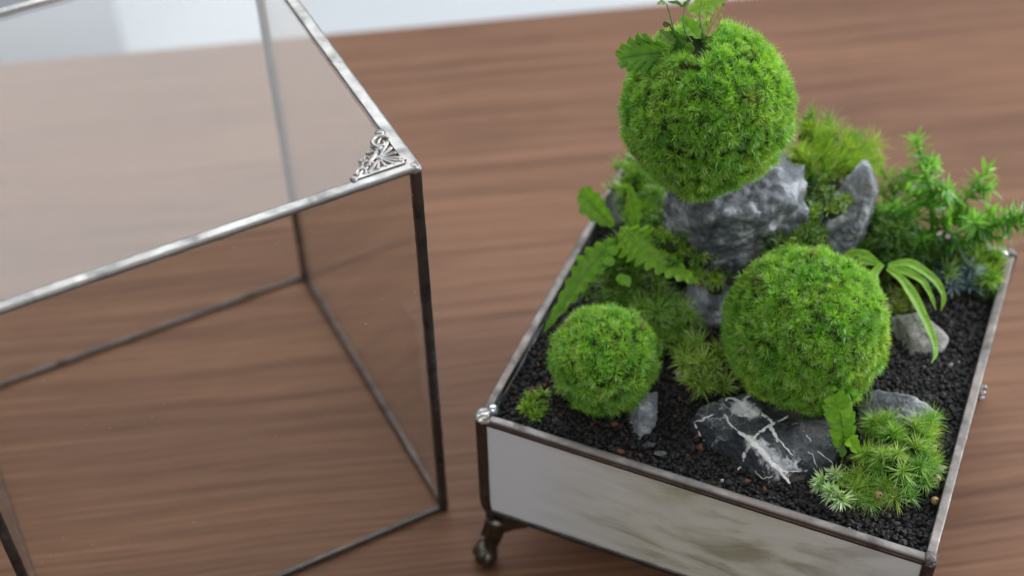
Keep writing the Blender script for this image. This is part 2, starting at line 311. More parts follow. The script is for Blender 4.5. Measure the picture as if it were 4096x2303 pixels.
PTS = {
 'ribbon1': [(129.7, 119.1, 121.0), (127.9, 113.3, 119.2), (129.7, 107.8, 116.3), (133.6, 102.7, 112.9), (137.1, 98.9, 110.8), (139.1, 94.5, 108.8)],
 'ribbon2': [(132.2, 118.7, 119.5), (139.4, 116.2, 117.6), (146.4, 111.2, 113.6), (152.0, 105.9, 109.8), (157.3, 100.4, 105.8), (159.5, 95.3, 103.6), (159.2, 90.2, 102.3)],
 'ribbon3': [(132.1, 120.4, 119.8), (139.0, 124.5, 120.1), (146.2, 125.2, 117.3), (152.6, 124.4, 113.4), (156.5, 122.0, 109.0), (157.0, 118.0, 104.6)],
 'ribbon4': [(132.0, 121.8, 118.2), (137.5, 123.8, 116.1), (145.9, 125.2, 112.2), (151.1, 123.7, 106.9), (155.0, 121.3, 101.3)],
 'ribbon5': [(128.5, 120.2, 119.6), (122.9, 122.2, 120.2), (118.1, 123.1, 119.4), (114.6, 122.5, 116.8), (112.3, 122.1, 113.8)],
 'ribbon6': [(128.6, 120.0, 119.3), (122.0, 119.1, 119.8), (119.0, 118.0, 118.7), (118.1, 116.4, 116.2)],
 'ribbonstem': [(130.3, 119.6, 119.8), (127.7, 118.3, 109.7), (127.3, 118.5, 101.6), (129.4, 122.0, 88.3)],
 'leafA': [(39.2, 102.0, 214.3), (35.6, 98.8, 214.7), (29.3, 94.4, 215.1), (22.6, 89.1, 214.9)],
 'leafA2': [(40.1, 99.1, 216.9), (43.3, 99.2, 218.0), (46.0, 99.2, 219.3), (48.9, 98.6, 219.9)],
 'leafB': [(45.5, 98.0, 219.4), (42.1, 100.5, 220.2), (37.9, 103.6, 221.9)],
 'leafC': [(49.4, 103.5, 221.4), (44.7, 107.2, 222.4), (39.1, 110.9, 223.9)],
 'leafD': [(51.4, 103.8, 222.3), (51.8, 112.1, 224.0), (52.6, 121.2, 226.4)],
 'leafE': [(49.9, 106.2, 219.4), (47.3, 110.2, 220.6), (46.1, 115.0, 221.9)],
 'leafF': [(29.0, 155.4, 195.1), (35.1, 160.5, 197.3), (42.9, 167.3, 200.3)],
 'leafG': [(42.6, 125.3, 218.6), (44.8, 127.5, 218.3), (46.9, 129.8, 218.1)],
 'leafH': [(31.0, 118.4, 222.7), (29.5, 117.1, 223.6), (28.2, 115.2, 223.7)],
 'leafI': [(31.3, 119.1, 223.2), (35.1, 119.7, 223.0), (36.7, 118.9, 222.3)],
 'leafJ': [(36.9, 118.1, 222.8), (38.2, 119.7, 223.8), (39.4, 122.0, 225.4)],
 'leafK': [(33.7, 103.1, 221.7), (37.6, 101.1, 220.4), (41.2, 99.6, 219.7)],
 'stem1': [(44.0, 100.7, 219.7), (39.1, 104.1, 221.9), (36.1, 108.4, 224.2), (32.8, 112.8, 226.7)],
 'stem2': [(47.3, 100.6, 221.0), (43.1, 104.5, 222.5), (40.3, 110.7, 225.5), (40.2, 117.8, 228.3)],
 'stem3': [(50.1, 105.4, 220.0), (45.5, 114.2, 222.8), (43.3, 123.5, 225.1)],
 'bud': [(35.5, 105.3, 223.0)],
 'ballroot': [(48.5, 102.0, 219.0)],
 'frondR': [(25.8, 91.2, 129.2), (33.9, 88.2, 126.1), (48.9, 85.7, 120.5), (65.3, 84.6, 115.7)],
 'frondL': [(23.8, 91.6, 121.9), (18.6, 83.0, 116.2), (13.0, 70.4, 106.9), (6.4, 53.9, 94.5)],
 'frondU': [(19.7, 101.6, 118.6), (15.0, 102.0, 121.8), (9.0, 103.2, 126.2), (3.4, 105.8, 131.9)],
 'frondV': [(29.5, 101.3, 120.0), (27.5, 104.3, 125.9), (25.4, 106.5, 131.1), (22.8, 109.6, 137.3)],
 'fernroot': [(22.6, 101.4, 113.0)],
 'roundleaf': [(26.3, 78.6, 121.7), (29.8, 75.5, 118.9), (26.5, 82.6, 123.9), (31.5, 75.6, 118.3)],
 'fernS': [(138.0, 34.9, 92.9), (136.6, 38.2, 101.7), (133.5, 41.3, 111.0), (129.9, 42.6, 118.9)],
 'fernS2': [(145.3, 35.0, 100.0), (141.2, 35.1, 104.6), (138.7, 35.4, 108.7)],
 'fernS3': [(137.6, 34.4, 96.9), (137.0, 35.9, 98.5), (135.2, 36.3, 99.6)],
 'club0': [(133.4, 160.3, 100.5), (128.4, 168.3, 106.1), (122.7, 176.1, 111.8), (115.3, 182.6, 116.9)],
 'club1': [(142.9, 166.4, 107.9), (137.1, 176.2, 116.4), (131.8, 185.0, 123.7), (126.5, 193.0, 130.4)],
 'club2': [(145.8, 154.4, 109.9), (143.2, 159.0, 118.9), (139.1, 162.9, 127.9), (134.7, 165.2, 135.7)],
 'club3': [(149.2, 160.3, 108.3), (151.9, 169.9, 115.0), (155.5, 179.9, 121.7), (159.0, 187.8, 126.6)],
 'club4': [(153.8, 153.6, 108.8), (162.3, 157.0, 116.9), (171.7, 160.1, 124.3), (180.2, 161.3, 130.6)],
 'club5': [(138.7, 152.0, 104.9), (133.8, 154.1, 110.7), (129.5, 155.8, 115.9), (125.0, 156.1, 119.9)],
 'club6': [(158.4, 160.9, 99.4), (159.8, 167.3, 103.7), (162.7, 174.3, 108.0), (165.6, 181.4, 112.4)],
 'rose': [(152.8, 46.3, 106.0), (157.3, 34.3, 110.0), (150.1, 30.3, 103.0), (143.8, 36.4, 100.0), (144.7, 47.6, 102.0), (162.8, 45.2, 106.0), (165.7, 58.6, 104.0), (159.3, 56.1, 104.0), (166.4, 37.9, 103.0), (170.2, 34.6, 98.0), (160.3, 30.6, 104.0), (156.7, 27.2, 99.0), (149.1, 25.8, 97.0), (145.2, 29.3, 97.0), (154.2, 21.5, 95.0), (160.8, 24.4, 96.0), (166.8, 27.8, 96.0), (162.9, 29.8, 99.0), (145.4, 23.1, 96.0), (148.4, 53.7, 104.0), (166.4, 44.2, 104.0), (171.1, 40.2, 99.0), (140.1, 26.0, 96.0), (150.5, 21.0, 95.0), (147.3, 19.5, 94.0), (164.8, 51.9, 104.0), (151.3, 35.5, 107.0)],
 'pale': [(132.5, 20.2, 98.0), (136.9, 16.6, 98.0), (140.8, 14.6, 98.0), (136.6, 26.6, 96.0)],
 'startuft': [(17.8, 17.2, 93.0), (13.6, 18.9, 93.0), (21.9, 15.5, 93.0), (20.5, 12.7, 93.0), (14.5, 14.7, 93.0), (21.3, 19.8, 93.0), (16.2, 21.1, 93.0)],
 'feather': [(29.3, 87.5, 116.0), (36.2, 83.4, 113.0), (44.8, 79.6, 108.0), (36.5, 78.4, 106.0), (27.0, 85.1, 108.0), (52.0, 74.3, 104.0), (61.7, 71.6, 101.0), (48.9, 73.8, 101.0), (27.0, 81.0, 100.0), (55.8, 78.4, 104.0), (43.1, 75.3, 102.0), (21.9, 89.0, 112.0), (28.1, 92.9, 120.0)],
 'lightclump': [(69.5, 65.5, 103.0), (68.8, 57.8, 101.0), (75.0, 56.1, 103.0), (80.0, 57.3, 99.0), (78.5, 51.8, 97.0), (72.0, 53.9, 98.0), (79.2, 64.4, 101.0), (65.0, 61.9, 100.0), (85.0, 55.3, 96.0)],
 'yellow': [(89.5, 142.4, 141.6), (95.8, 148.9, 145.0), (101.1, 158.8, 137.8), (105.3, 175.4, 128.5), (89.8, 154.0, 147.8), (95.5, 161.5, 148.2), (85.1, 153.2, 153.3), (108.5, 181.4, 127.1), (96.0, 143.9, 140.3), (100.2, 151.0, 133.8), (94.7, 138.2, 135.7), (101.2, 168.5, 138.1), (85.2, 142.3, 148.9), (85.1, 157.7, 157.4), (100.7, 178.2, 137.2), (91.6, 165.4, 150.5)],
 'valley': [(88.5, 107.9, 130.3), (91.4, 114.5, 132.3), (92.9, 120.5, 134.3), (96.2, 126.8, 134.5), (91.5, 105.7, 124.3), (96.3, 111.9, 125.1), (101.2, 118.8, 125.2), (98.0, 121.7, 130.6), (96.3, 135.1, 136.5), (92.2, 128.4, 136.3), (87.2, 102.4, 125.8), (93.3, 138.5, 139.4), (92.4, 109.9, 127.7), (102.7, 144.9, 132.9), (102.7, 139.4, 130.7), (98.3, 146.9, 136.5), (104.8, 141.9, 129.3)],
 'ledge': [(47.8, 92.2, 129.7), (54.3, 94.1, 125.9), (60.8, 95.9, 122.1), (51.1, 88.9, 122.5), (59.5, 90.3, 117.5), (68.0, 91.5, 113.8), (51.9, 95.2, 130.8), (42.7, 92.1, 130.2)],
 'rearleft': [(12.5, 141.6, 118.0), (12.3, 134.9, 114.0), (19.7, 135.0, 114.0), (25.8, 128.5, 112.0), (22.9, 121.3, 110.0), (30.4, 121.1, 108.0), (23.9, 128.1, 114.0), (16.1, 129.9, 110.0), (16.8, 137.4, 118.0), (29.9, 124.5, 112.0)],
 'silver': [(156.6, 152.3, 104.0), (154.6, 145.4, 100.0), (161.2, 147.7, 98.0), (151.9, 143.9, 98.0), (163.0, 151.8, 102.0), (159.0, 143.8, 96.0), (148.2, 146.1, 97.0)],
 'cornermoss': [(169.9, 159.9, 102.0), (173.3, 154.0, 99.0), (169.5, 148.4, 98.0), (172.6, 163.6, 102.0), (164.8, 158.2, 104.0), (169.7, 153.0, 101.0), (176.9, 155.1, 97.0), (161.5, 159.9, 106.0), (174.6, 150.0, 96.0)],
 'backmoss': [(123.8, 149.3, 116.0), (129.9, 146.0, 114.0), (135.8, 147.3, 108.0), (127.9, 145.3, 107.0), (142.0, 149.8, 108.0), (123.9, 145.6, 110.0), (140.2, 146.8, 103.0), (133.8, 145.3, 102.0), (146.0, 149.5, 105.0), (119.7, 150.7, 118.0), (151.8, 153.4, 106.0), (126.8, 151.7, 115.0)],
 'hubmoss': [(139.8, 129.8, 97.0), (143.8, 128.4, 95.0), (138.1, 123.6, 95.0), (136.6, 146.8, 104.0), (131.5, 135.7, 98.0), (143.9, 135.1, 96.0), (147.9, 126.1, 94.0)],
 'pellets': [(168.6, 52.2, 97.0), (173.1, 39.3, 95.0), (174.4, 30.0, 94.0), (154.5, 22.0, 97.0)],
 'bluechips': [(62.9, 30.1, 96.0)],
 'yshoots': [(98.2, 143.9, 136.6), (84.5, 153.8, 156.9), (98.8, 145.8, 135.3), (92.2, 159.7, 150.7), (99.3, 147.7, 134.0), (102.1, 168.7, 143.6), (102.2, 150.5, 132.6), (110.8, 176.6, 135.9), (102.4, 150.0, 132.0), (113.4, 172.5, 131.1), (94.1, 138.8, 139.3), (84.3, 141.5, 151.4), (97.9, 144.2, 138.5), (90.1, 154.1, 152.1), (100.6, 149.9, 132.6), (106.6, 168.8, 136.2)],
 'rshoots': [(156.8, 42.3, 92.1), (153.6, 47.8, 108.3), (160.0, 40.4, 93.3), (165.6, 55.0, 104.4), (154.4, 37.4, 94.2), (145.7, 35.4, 104.4), (162.2, 37.0, 93.6), (170.7, 48.5, 96.3), (146.8, 48.3, 97.4), (145.2, 51.9, 107.0), (153.7, 45.7, 96.4), (150.1, 55.4, 105.3), (160.9, 54.3, 97.1), (165.6, 67.6, 98.9)],
}


# ---------------------------------------------------------------- table, floor, backdrop
EDGE_Y0, EY = 0.7862, math.radians(6.5)              # far table edge crosses x = 0 here
eu = np.array([math.cos(EY), math.sin(EY), 0]); ev = np.array([-math.sin(EY), math.cos(EY), 0]); ez = np.array([0, 0, 1.])
e0 = np.array([0, EDGE_Y0, 0.])
table = thing('table', (0, .3, -.42), 'walnut brown wooden table carrying the planted tray and the glass cover', 'table')
bm = bmesh.new()
bx = box(e0-eu*.85-ev*.95-ez*.03, eu*1.7, ev*.95, ez*.03)
vs = [bm.verts.new(v-np.array([0, .3, -.42])) for v in bx[0]]; [bm.faces.new([vs[i] for i in f]) for f in bx[1]]
bmesh.ops.recalc_face_normals(bm, faces=bm.faces); bmesh.ops.bevel(bm, geom=bm.edges[:], offset=.002, segments=3, affect='EDGES')
me = bpy.data.meshes.new('table_top'); bm.to_mesh(me); bm.free(); link('table_top', me, WOOD, table)
for a, b in ((-.78, -.07), (.78, -.07), (-.78, -.88), (.78, -.88)):
    P = e0+eu*a+ev*b; V, F = tube([P-ez*.42, P-ez*.2, P-ez*.031], [.016, .02, .026], 16); build('leg', V, F, WOOD, table, smooth=True)
V, F = box((-6, -4, -.44), np.array([12, 0, 0.]), np.array([0, 10., 0]), np.array([0, 0, .02])); fl = build('floor', V, F, FLOORM); fl['kind'] = 'structure'
pp = np.array([-.392, 1.25, -.42]); pe = np.array([-1, -.10, 0.])  # upright grey box standing in for the grey area past the table
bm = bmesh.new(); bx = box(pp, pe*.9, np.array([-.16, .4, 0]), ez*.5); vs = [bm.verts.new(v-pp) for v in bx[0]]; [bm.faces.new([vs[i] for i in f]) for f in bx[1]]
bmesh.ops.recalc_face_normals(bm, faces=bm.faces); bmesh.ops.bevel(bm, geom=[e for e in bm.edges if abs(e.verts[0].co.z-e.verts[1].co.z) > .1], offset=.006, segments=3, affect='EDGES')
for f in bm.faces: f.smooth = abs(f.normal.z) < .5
me = bpy.data.meshes.new('stand_in_panel'); bm.to_mesh(me); bm.free(); pn = link('stand_in_panel', me, PANELM); pn.location = pp
tag(pn, 'pale grey upright stand-in panel for the grey area beyond the table at the top left', 'panel')

# ---------------------------------------------------------------- planted tray: stained glass box on claw feet
tray = thing('glass_tray', tuple(T((90, 88, 0))), 'low milky stained glass tray with soldered metal rim on claw feet', 'planter tray')
tu = np.append(TU, 0); tv = np.append(TV, 0); mm = .001
def panel(P0, a, b, c, mat, name='glass_panel'):
    V, F = box(T(P0), a, b, c); off = V[0].copy(); o = link(name, mesh_np(name, np.stack([(V-off)@tu, (V-off)@tv, (V-off)[:, 2]], 1), F), mat, tray)
    o.location = Vector(off)-Vector(origin(tray)); o.rotation_euler = (0, 0, TY); return o
H = ZT-ZB-3
panel((1.0, .8, ZB+1.5), tu*(TW-2)*mm, tv*3*mm, ez*H*mm, OPAL); panel((1.0, TD-3.8, ZB+1.5), tu*(TW-2)*mm, tv*3*mm, ez*H*mm, OPAL)
panel((.8, 4, ZB+1.5), tu*3*mm, tv*(TD-8)*mm, ez*H*mm, OPAL); panel((TW-3.8, 4, ZB+1.5), tu*3*mm, tv*(TD-8)*mm, ez*H*mm, OPAL)
panel((4, 4, ZB+1), tu*(TW-8)*mm, tv*(TD-8)*mm, ez*3*mm, OPAL, 'base_panel')
rw = 3.7
for i, (A, B, sd) in enumerate((((1.5, 2, 0), (TW-1.5, 2, 0), tv), ((1.5, TD-2, 0), (TW-1.5, TD-2, 0), tv), ((2, 1.5, 0), (2, TD-1.5, 0), tu), ((TW-2, 1.5, 0), (TW-2, TD-1.5, 0), tu))):
    A, B = np.array(A, float), np.array(B, float)
    V, F = bar(T(A+[0, 0, ZT-1.1]), T(B+[0, 0, ZT-1.1]), rw*mm, 2.1*mm, sd, ez, 90, .00012, 5.0, i*3.1+1); build('rim_bar', V, F, RIM, tray, smooth=True)
    V, F = bar(T(A+[0, 0, ZT-2.7]), T(B+[0, 0, ZT-2.7]), 4.0*mm, 1.8*mm, sd, ez, 50, .0001, 6, i+30); build('foil_strip', V, F, BROWN, tray, smooth=True)
    V, F = bar(T(A+[0, 0, ZB+1.2]), T(B+[0, 0, ZB+1.2]), 4.2*mm, 3.0*mm, sd, ez, 60, .0003, 3.5, i+60); build('bottom_bar', V, F, PATINA, tray, smooth=True)
for i, (a, b) in enumerate(((1.7, 1.7), (TW-1.7, 1.7), (1.7, TD-1.7), (TW-1.7, TD-1.7))):
    V, F = bar(T((a, b, ZB+.3)), T((a, b, ZT-1.6)), 5.0*mm, 5.0*mm, tu, tv, 50, .00012, 3.0, i+90)
    zz = (V[:, 2]*1000-ZB)/9; sh = np.clip(1-zz, 0, 1)**2*.35; cxy = T((90, 88, 0))[:2]; d = cxy-V[:, :2]; V[:, :2] += d/np.linalg.norm(d, axis=1, keepdims=True)*sh[:, None]*.0055
    build('corner_bar', V, F, BROWN, tray, smooth=True)
IV, IF = ico(3)
def blob(c, r, seed, amp=.12, sq=(1, 1, 1)):
    n = np.array([noise.noise(Vector(v*1.6+seed)) for v in IV]); return c+IV*np.array(sq)*r*(1+amp*n[:, None]), IF
for i, (a, b, r) in enumerate(((2.4, 2.4, 3.6), (TW-2.2, 2.2, 2.5), (2.2, TD-2.2, 2.6), (TW-2.6, TD-2.6, 3.2))):
    V, F = blob(T((a, b, ZT-.7)), r*mm, i*7.0, .38, (1, 1, .66)); build('solder_joint', V, F, JOINT if i in (0, 2) else RIM, tray, smooth=True)
V, F = blob(T((4.6, 6.2, ZT-.1)), 2.5*mm, 4.4, .10); build('solder_bead', V, F, mat_plain('silver_bead', (.70, .76, .82), .16, .9, .15, 300), tray, smooth=True)
V, F = blob(T((TW-5.2, TD-5.2, ZT-.3)), 2.7*mm, 9.4, .10); build('solder_bead', V, F, mat_plain('dull_bead', (.45, .44, .46), .25, .9, .15, 300), tray, smooth=True)
acc = Acc()
for k, (dv, dz, r) in enumerate(((0, 0, 1.2), (1.6, 1.8, 1.0), (-1.4, -1.2, 1.0), (.4, 3, .8))):
    acc.add(*blob(T((TW+1.6, 96+dv, ZT-9+dz)), r*mm, k*3.3, .25))
V, F, _ = acc.get(); build('side_ornament', V, F, mat_plain('pewter', (.42, .40, .42), .45, .8, .2, 300), tray, smooth=True)
# claw feet
def foot(cu, cv, su, sv):
    f = thing_part = bpy.data.objects.new('claw_foot', None); COL.objects.link(f); f.parent = tray
    base = T((cu, cv, 0)); f.location = Vector(base)-Vector(origin(tray))
    def Lc(p): p = np.asarray(p, float); return T(np.stack([cu+su*p[:, 0], cv+sv*p[:, 1], p[:, 2]], 1))
    # corner bracket with two wings, drawn to a narrow ankle (columns run down in z)
    for wing in (0, 1):
        rows = []
        for k in range(13):
            t = k/12; z = ZB-1-17*t; ln = 17.5*(1-t)**.95+2.8; rows.append([(x*ln-1.2*t*3, z) for x in np.linspace(0, 1, 10)])
        R = np.array(rows); x = R[..., 0]; z = R[..., 1]
        sc = .9*np.sin(x*.75+z*.55)*np.cos(z*.6)*np.clip(1.2-abs(z-ZB+8)/12, 0, 1)
        y0 = 0.6-1.6*((ZB-z)/17)**2+sc*.55; y1 = y0+2.2
        P0 = np.stack([x, y0, z], -1).reshape(-1, 3); P1 = np.stack([x, y1, z], -1).reshape(-1, 3)
        if wing: P0 = P0[:, [1, 0, 2]]; P1 = P1[:, [1, 0, 2]]
        nr, nc = R.shape[:2]; g = (np.arange(nr-1)[:, None]*nc+np.arange(nc-1)[None]); q = np.stack([g, g+1, g+nc+1, g+nc], -1).reshape(-1, 4); N = nr*nc
        e = np.concatenate([np.arange(nr)*nc, (nr-1)*nc+np.arange(1, nc), (np.arange(nr-1)[::-1])*nc+nc-1, np.arange(nc-2, -1, -1)])
        e2 = np.roll(e, -1); sd = np.stack([e, e2, e2+N, e+N], -1)
        V = Lc(np.vstack([P0, P1])); build('bracket', V, [q, q[:, ::-1]+N, sd], BRONZE, f, smooth=True)
    P = spline([(3, 3, ZB-6), (2.2, 2.2, ZB-14), (1.4, 1.4, ZB-21), (.6, .6, 11), (-.5, -.5, 6)], 16); rr = np.interp(np.linspace(0, 1, 16), [0, .4, .7, 1], [5.2, 3.9, 3.0, 3.8])*mm
    V, F = tube(Lc(P), rr, 14); build('ankle', V, F, BRONZE, f, smooth=True)
    for k, (x, y) in enumerate(((1.2, -5.6), (-2.8, -4.6), (-5.4, -1.6), (-5.0, 2.0))):
        P = spline([(0, 0, 7.5), (x*.55, y*.55, 7.4), (x*.88, y*.88, 4.6), (x*1.0, y*1.0, 1.8)], 9); V, F = tube(Lc(P), np.array([2.5, 2.7, 2.9, 3.1, 3.1, 2.9, 2.5, 2.0, 1.2])*mm, 12); V[:, 2] = np.maximum(V[:, 2], .0002)
        build('toe', V, F, BRONZE, f, smooth=True)
    V, F = blob(Lc(np.array([[-.5, -.5, 3.6]]))[0], 4.2*mm, 3.0, .1, (1, 1, .82)); build('heel', V, F, BRONZE, f, smooth=True)
foot(2.4, 1.4, 1, 1); foot(TW-2.4, 1.4, -1, 1); foot(2.4, TD-1.4, 1, -1); foot(TW-2.4, TD-1.4, -1, -1)

# ---------------------------------------------------------------- gravel
def gravel():
    gv, gf = ico(2); protos = []
    bv, bf = ico(1)
    for k in range(14):
        off = Vector((k*5.1, 2, 7)); r = np.array([1+.55*noise.noise(Vector(v)*1.3+off)+.30*noise.noise(Vector(v)*2.9+off) for v in gv])
        protos.append((gv*r[:, None]*np.array([1, rng.uniform(.65, 1), rng.uniform(.6, .9)]), gf))
    sm = []
    for k in range(14):
        off = Vector((k*3.1, 9, 1)); r = np.array([1+.5*noise.noise(Vector(v)*1.4+off) for v in bv]); sm.append((bv*r[:, None]*np.array([1, rng.uniform(.65, 1), rng.uniform(.6, .9)]), bf))
    acc = Acc(); s = 2.1; gx, gy = np.meshgrid(np.arange(4.6, TW-4.6, s), np.arange(4.6, TD-4.6, s)); P = np.stack([gx.ravel(), gy.ravel()], 1); P += rng.uniform(-.8, .8, P.shape)
    P = np.clip(P, [4.8, 4.8], [TW-4.8, TD-4.8])
    P2 = np.stack([rng.uniform(4.8, TW-4.8, 2600), rng.uniform(4.8, TD-4.8, 2600)], 1); lay = np.concatenate([np.zeros(len(P)), np.ones(len(P2))]); P = np.vstack([P, P2])
    for i, (u, v) in enumerate(P):
        near = v < 62 and (v < 30 or u > 100 or u < 60)
        V0, F0 = (protos if (near and lay[i] == 0) else sm)[rng.integers(14)]
        q = rng.normal(size=4); q /= np.linalg.norm(q); R = np.array(Matrix.Rotation(rng.uniform(0, 6.28), 3, Vector(rng.normal(size=3)).normalized()))
        r = ((.8+1.15*rng.random()**2.0) if lay[i] == 0 else rng.uniform(.45, 1.0))*mm
        z = ground(u, v)+(rng.uniform(-.7, .2) if lay[i] == 0 else rng.uniform(.2, .9))
        red = .030+.16*math.exp(-((u-62)**2+(v-40)**2)/(2*20**2))+.10*math.exp(-((u-16)**2+(v-28)**2)/(2*9**2)); x = rng.random()
        if x < red*.32: c = np.array([.13, .042, .022])*rng.uniform(.6, 1.3)
        elif x < red*.32+.0025: c = np.array([.45, .42, .38])*rng.uniform(.6, 1.1)
        elif x < red*.32+.008: c = np.array([.06, .07, .08])
        else: c = np.array([.0095, .0092, .009])*rng.uniform(.6, 1.55)
        acc.add(V0@R.T*r+T((u, v, z)), F0, c)
    n = 60; gu, gv2 = np.meshgrid(np.linspace(4, TW-4, n), np.linspace(4, TD-4, n)); zz = ground(gu, gv2)-1.0
    V = T(np.stack([gu, gv2, zz], -1).reshape(-1, 3)); g = (np.arange(n-1)[:, None]*n+np.arange(n-1)[None]); acc.add(V, np.stack([g, g+1, g+n+1, g+n], -1).reshape(-1, 4), (.008, .008, .008))
    V, F, C = acc.get(); o = build('gravel', V, F, GRAV, None, C, smooth=False, kind='stuff'); tag(o, 'black lava gravel with a few rusty grains filling the glass tray', 'gravel')
gravel()

# ---------------------------------------------------------------- rocks
HI, HF = ico(6)
def rock(name, pts, mat, label, amp=1.6, fs=.12, seed=0.0, ridge=1.0, sub=None, cat='rock', strat=0.0, root=None, nf=10, cut=(.84, .97), grow=1.05):
    """pts: hull corners in tray mm"""
    P = np.asarray(pts, float); P = P.mean(0)+(P-P.mean(0))*grow; bm = bmesh.new(); [bm.verts.new(p) for p in P]; bmesh.ops.convex_hull(bm, input=bm.verts); bmesh.ops.triangulate(bm, faces=bm.faces)
    bv = BVHTree.FromBMesh(bm); c = Vector(P.mean(0)); bm2 = bm; DV, DF = (HI, HF) if sub is None else ico(sub)
    out = []; base = []
    for d in DV:
        d = Vector(d); h = bv.ray_cast(c, d); base.append(h[0][:] if h[0] is not None else (c+d)[:])
    base = np.array(base); rr_ = np.random.default_rng(int(seed*10)+3)
    for k in range(nf):   # chipped flat facets
        n_ = rr_.normal(size=3); n_[2] *= .7; n_ /= np.linalg.norm(n_); q_ = (base-np.array(c))@n_; ex = q_-q_.max()*rr_.uniform(*cut); base -= np.where(ex > 0, ex*.94, 0)[:, None]*n_
    for d, p in zip(DV, base):
        p = Vector(p); nn = Vector(d)
        q = p*fs+Vector((seed, seed*.7, 0))
        n1 = noise.noise(q)*.6+.4*noise.noise(q*2.1); n2 = 1-abs(noise.noise(q*3.7))*2; n3 = noise.noise(q*9)
        s = noise.noise(Vector((p.x*.03, p.y*.05, p.z*.9+seed)))*strat
        qq = q*1.5+Vector((n1, n2, n1))*.35; vd = noise.voronoi(qq)[0]; vd2 = noise.voronoi(q*4.2+Vector((n3, n1, n2))*.3)[0]
        fac = min(1.0, vd[1]-vd[0])*.8+.16*min(1.0, vd2[1]-vd2[0])
        out.append(p+nn*(amp*(.45*n1+fac*ridge-.55+.10*ridge*n2+.06*n3)+s))
    bm2.free(); V = T(np.array(out))
    o = build(name, V, DF, mat, root, smooth=True); 
    if root is None: tag(o, label, cat)
    return o, V, DF
rock('rock', [(40, 99, 142), (47, 93, 149), (62, 92, 149), (78, 101, 149), (88, 110, 147), (96, 119, 142), (44, 96, 128), (55, 97, 114), (64, 99, 104), (80, 108, 106), (95, 114, 112), (99, 118, 120), (50, 105, 90), (85, 116, 90), (38, 112, 138), (45, 140, 150), (72, 150, 150), (95, 146, 142), (50, 150, 90), (100, 150, 90), (38, 125, 92)], ROCK, 'large slate grey rock standing under the biggest moss ball', 3.2, .09, 1.3, 1.6, nf=20, cut=(.84, .97), grow=1.05)
rock('rock', [(110, 152, 142), (114, 149, 141), (117.5, 146, 133), (118, 142, 126), (116, 136, 116), (111.5, 130, 108), (106, 130, 109), (103.5, 133, 119), (102, 138, 129), (105, 143, 136), (112, 160, 138), (119, 155, 125), (112, 150, 90), (104, 145, 90), (117, 143, 90), (108, 158, 92), (109, 131, 95)], ROCKS, 'tall narrow blue grey rock spire right of the biggest moss ball', 1.6, .16, 6.0, 1.3, nf=7, cut=(.9, .98), grow=1.08)
vr, VV, VF = rock('rock', [(76, 34.5, 97), (79, 28.5, 91), (99, 20, 90), (117, 14.5, 90), (129, 22.5, 91), (138.5, 36, 91), (136, 50, 97), (124, 58, 99), (112, 59, 101), (95, 51, 98), (86, 42, 98.5), (108, 36, 104), (118, 36, 104.5), (103, 26, 102), (121, 25, 100), (100, 45, 86), (120, 45, 86)], ROCKV, 'flat black slate rock with white veins lying at the front', 1.4, .15, 3.0, 1.3, nf=8, cut=(.9, .98), grow=1.03)
rock('rock', [(53, 28, 90), (58, 19, 90), (62, 17.5, 91), (65, 20, 91), (65.5, 28, 94), (63, 35, 102), (57, 32, 101), (54, 30, 96), (60, 38, 90), (59, 24, 97)], ROCKS, 'small grey rock chip tucked under the smallest moss ball', .9, .25, 9.0, 1.2, 5, nf=4, cut=(.92, .99))
rock('rock', [(137, 118, 93), (144, 112, 103), (149, 113, 105.5), (155, 113, 102), (163, 114, 95), (163, 107, 91), (152, 102, 91), (143, 107, 91), (150, 126, 90), (160, 122, 90), (148, 105, 98)], ROCKL, 'pale grey rock behind the hanging ribbon leaves', 1.0, .2, 12.0, .8, 5)
rock('rock', [(134, 66, 95), (141, 69, 101), (150, 72, 99), (155, 73, 99.5), (164, 73, 96), (170, 72, 91), (140, 59, 91), (158, 64, 91), (145, 78, 90), (162, 78, 90)], ROCKS, 'grey rock half hidden behind the front right moss clump', 1.3, .22, 15.0, 1.3, 5)
rock('rock', [(56, 98, 109), (64, 99, 111), (73, 97, 107), (78, 92, 97), (71, 85, 97), (61, 83, 96), (57, 88, 100), (66, 80, 90), (78, 90, 90), (60, 100, 90), (76, 102, 90)], ROCKS, 'layered grey rock below the big slate, left of the middle moss ball', 1.5, .2, 18.0, 1.3, 5, strat=.8)
rock('rock', [(4.8, 132, 106), (10, 136, 114), (15, 131, 111), (17, 128, 98), (11, 126, 92), (5, 129, 92), (14, 142, 100), (6, 140, 92)], ROCK, 'dark rock beside the left rim behind the fern', .8, .25, 21.0, 1.0, 5)
rock('rock', [(100, 29, 91), (70, 0, 0)][:1]+[(69, 13, 90.8), (75, 13.2, 91), (75.4, 15, 92.6), (70, 15.4, 92.8), (72, 16.4, 90.5), (72.5, 12.8, 91.6)], ROCKS, 'x', .3, .5, 24.0, 1, 3) if False else None
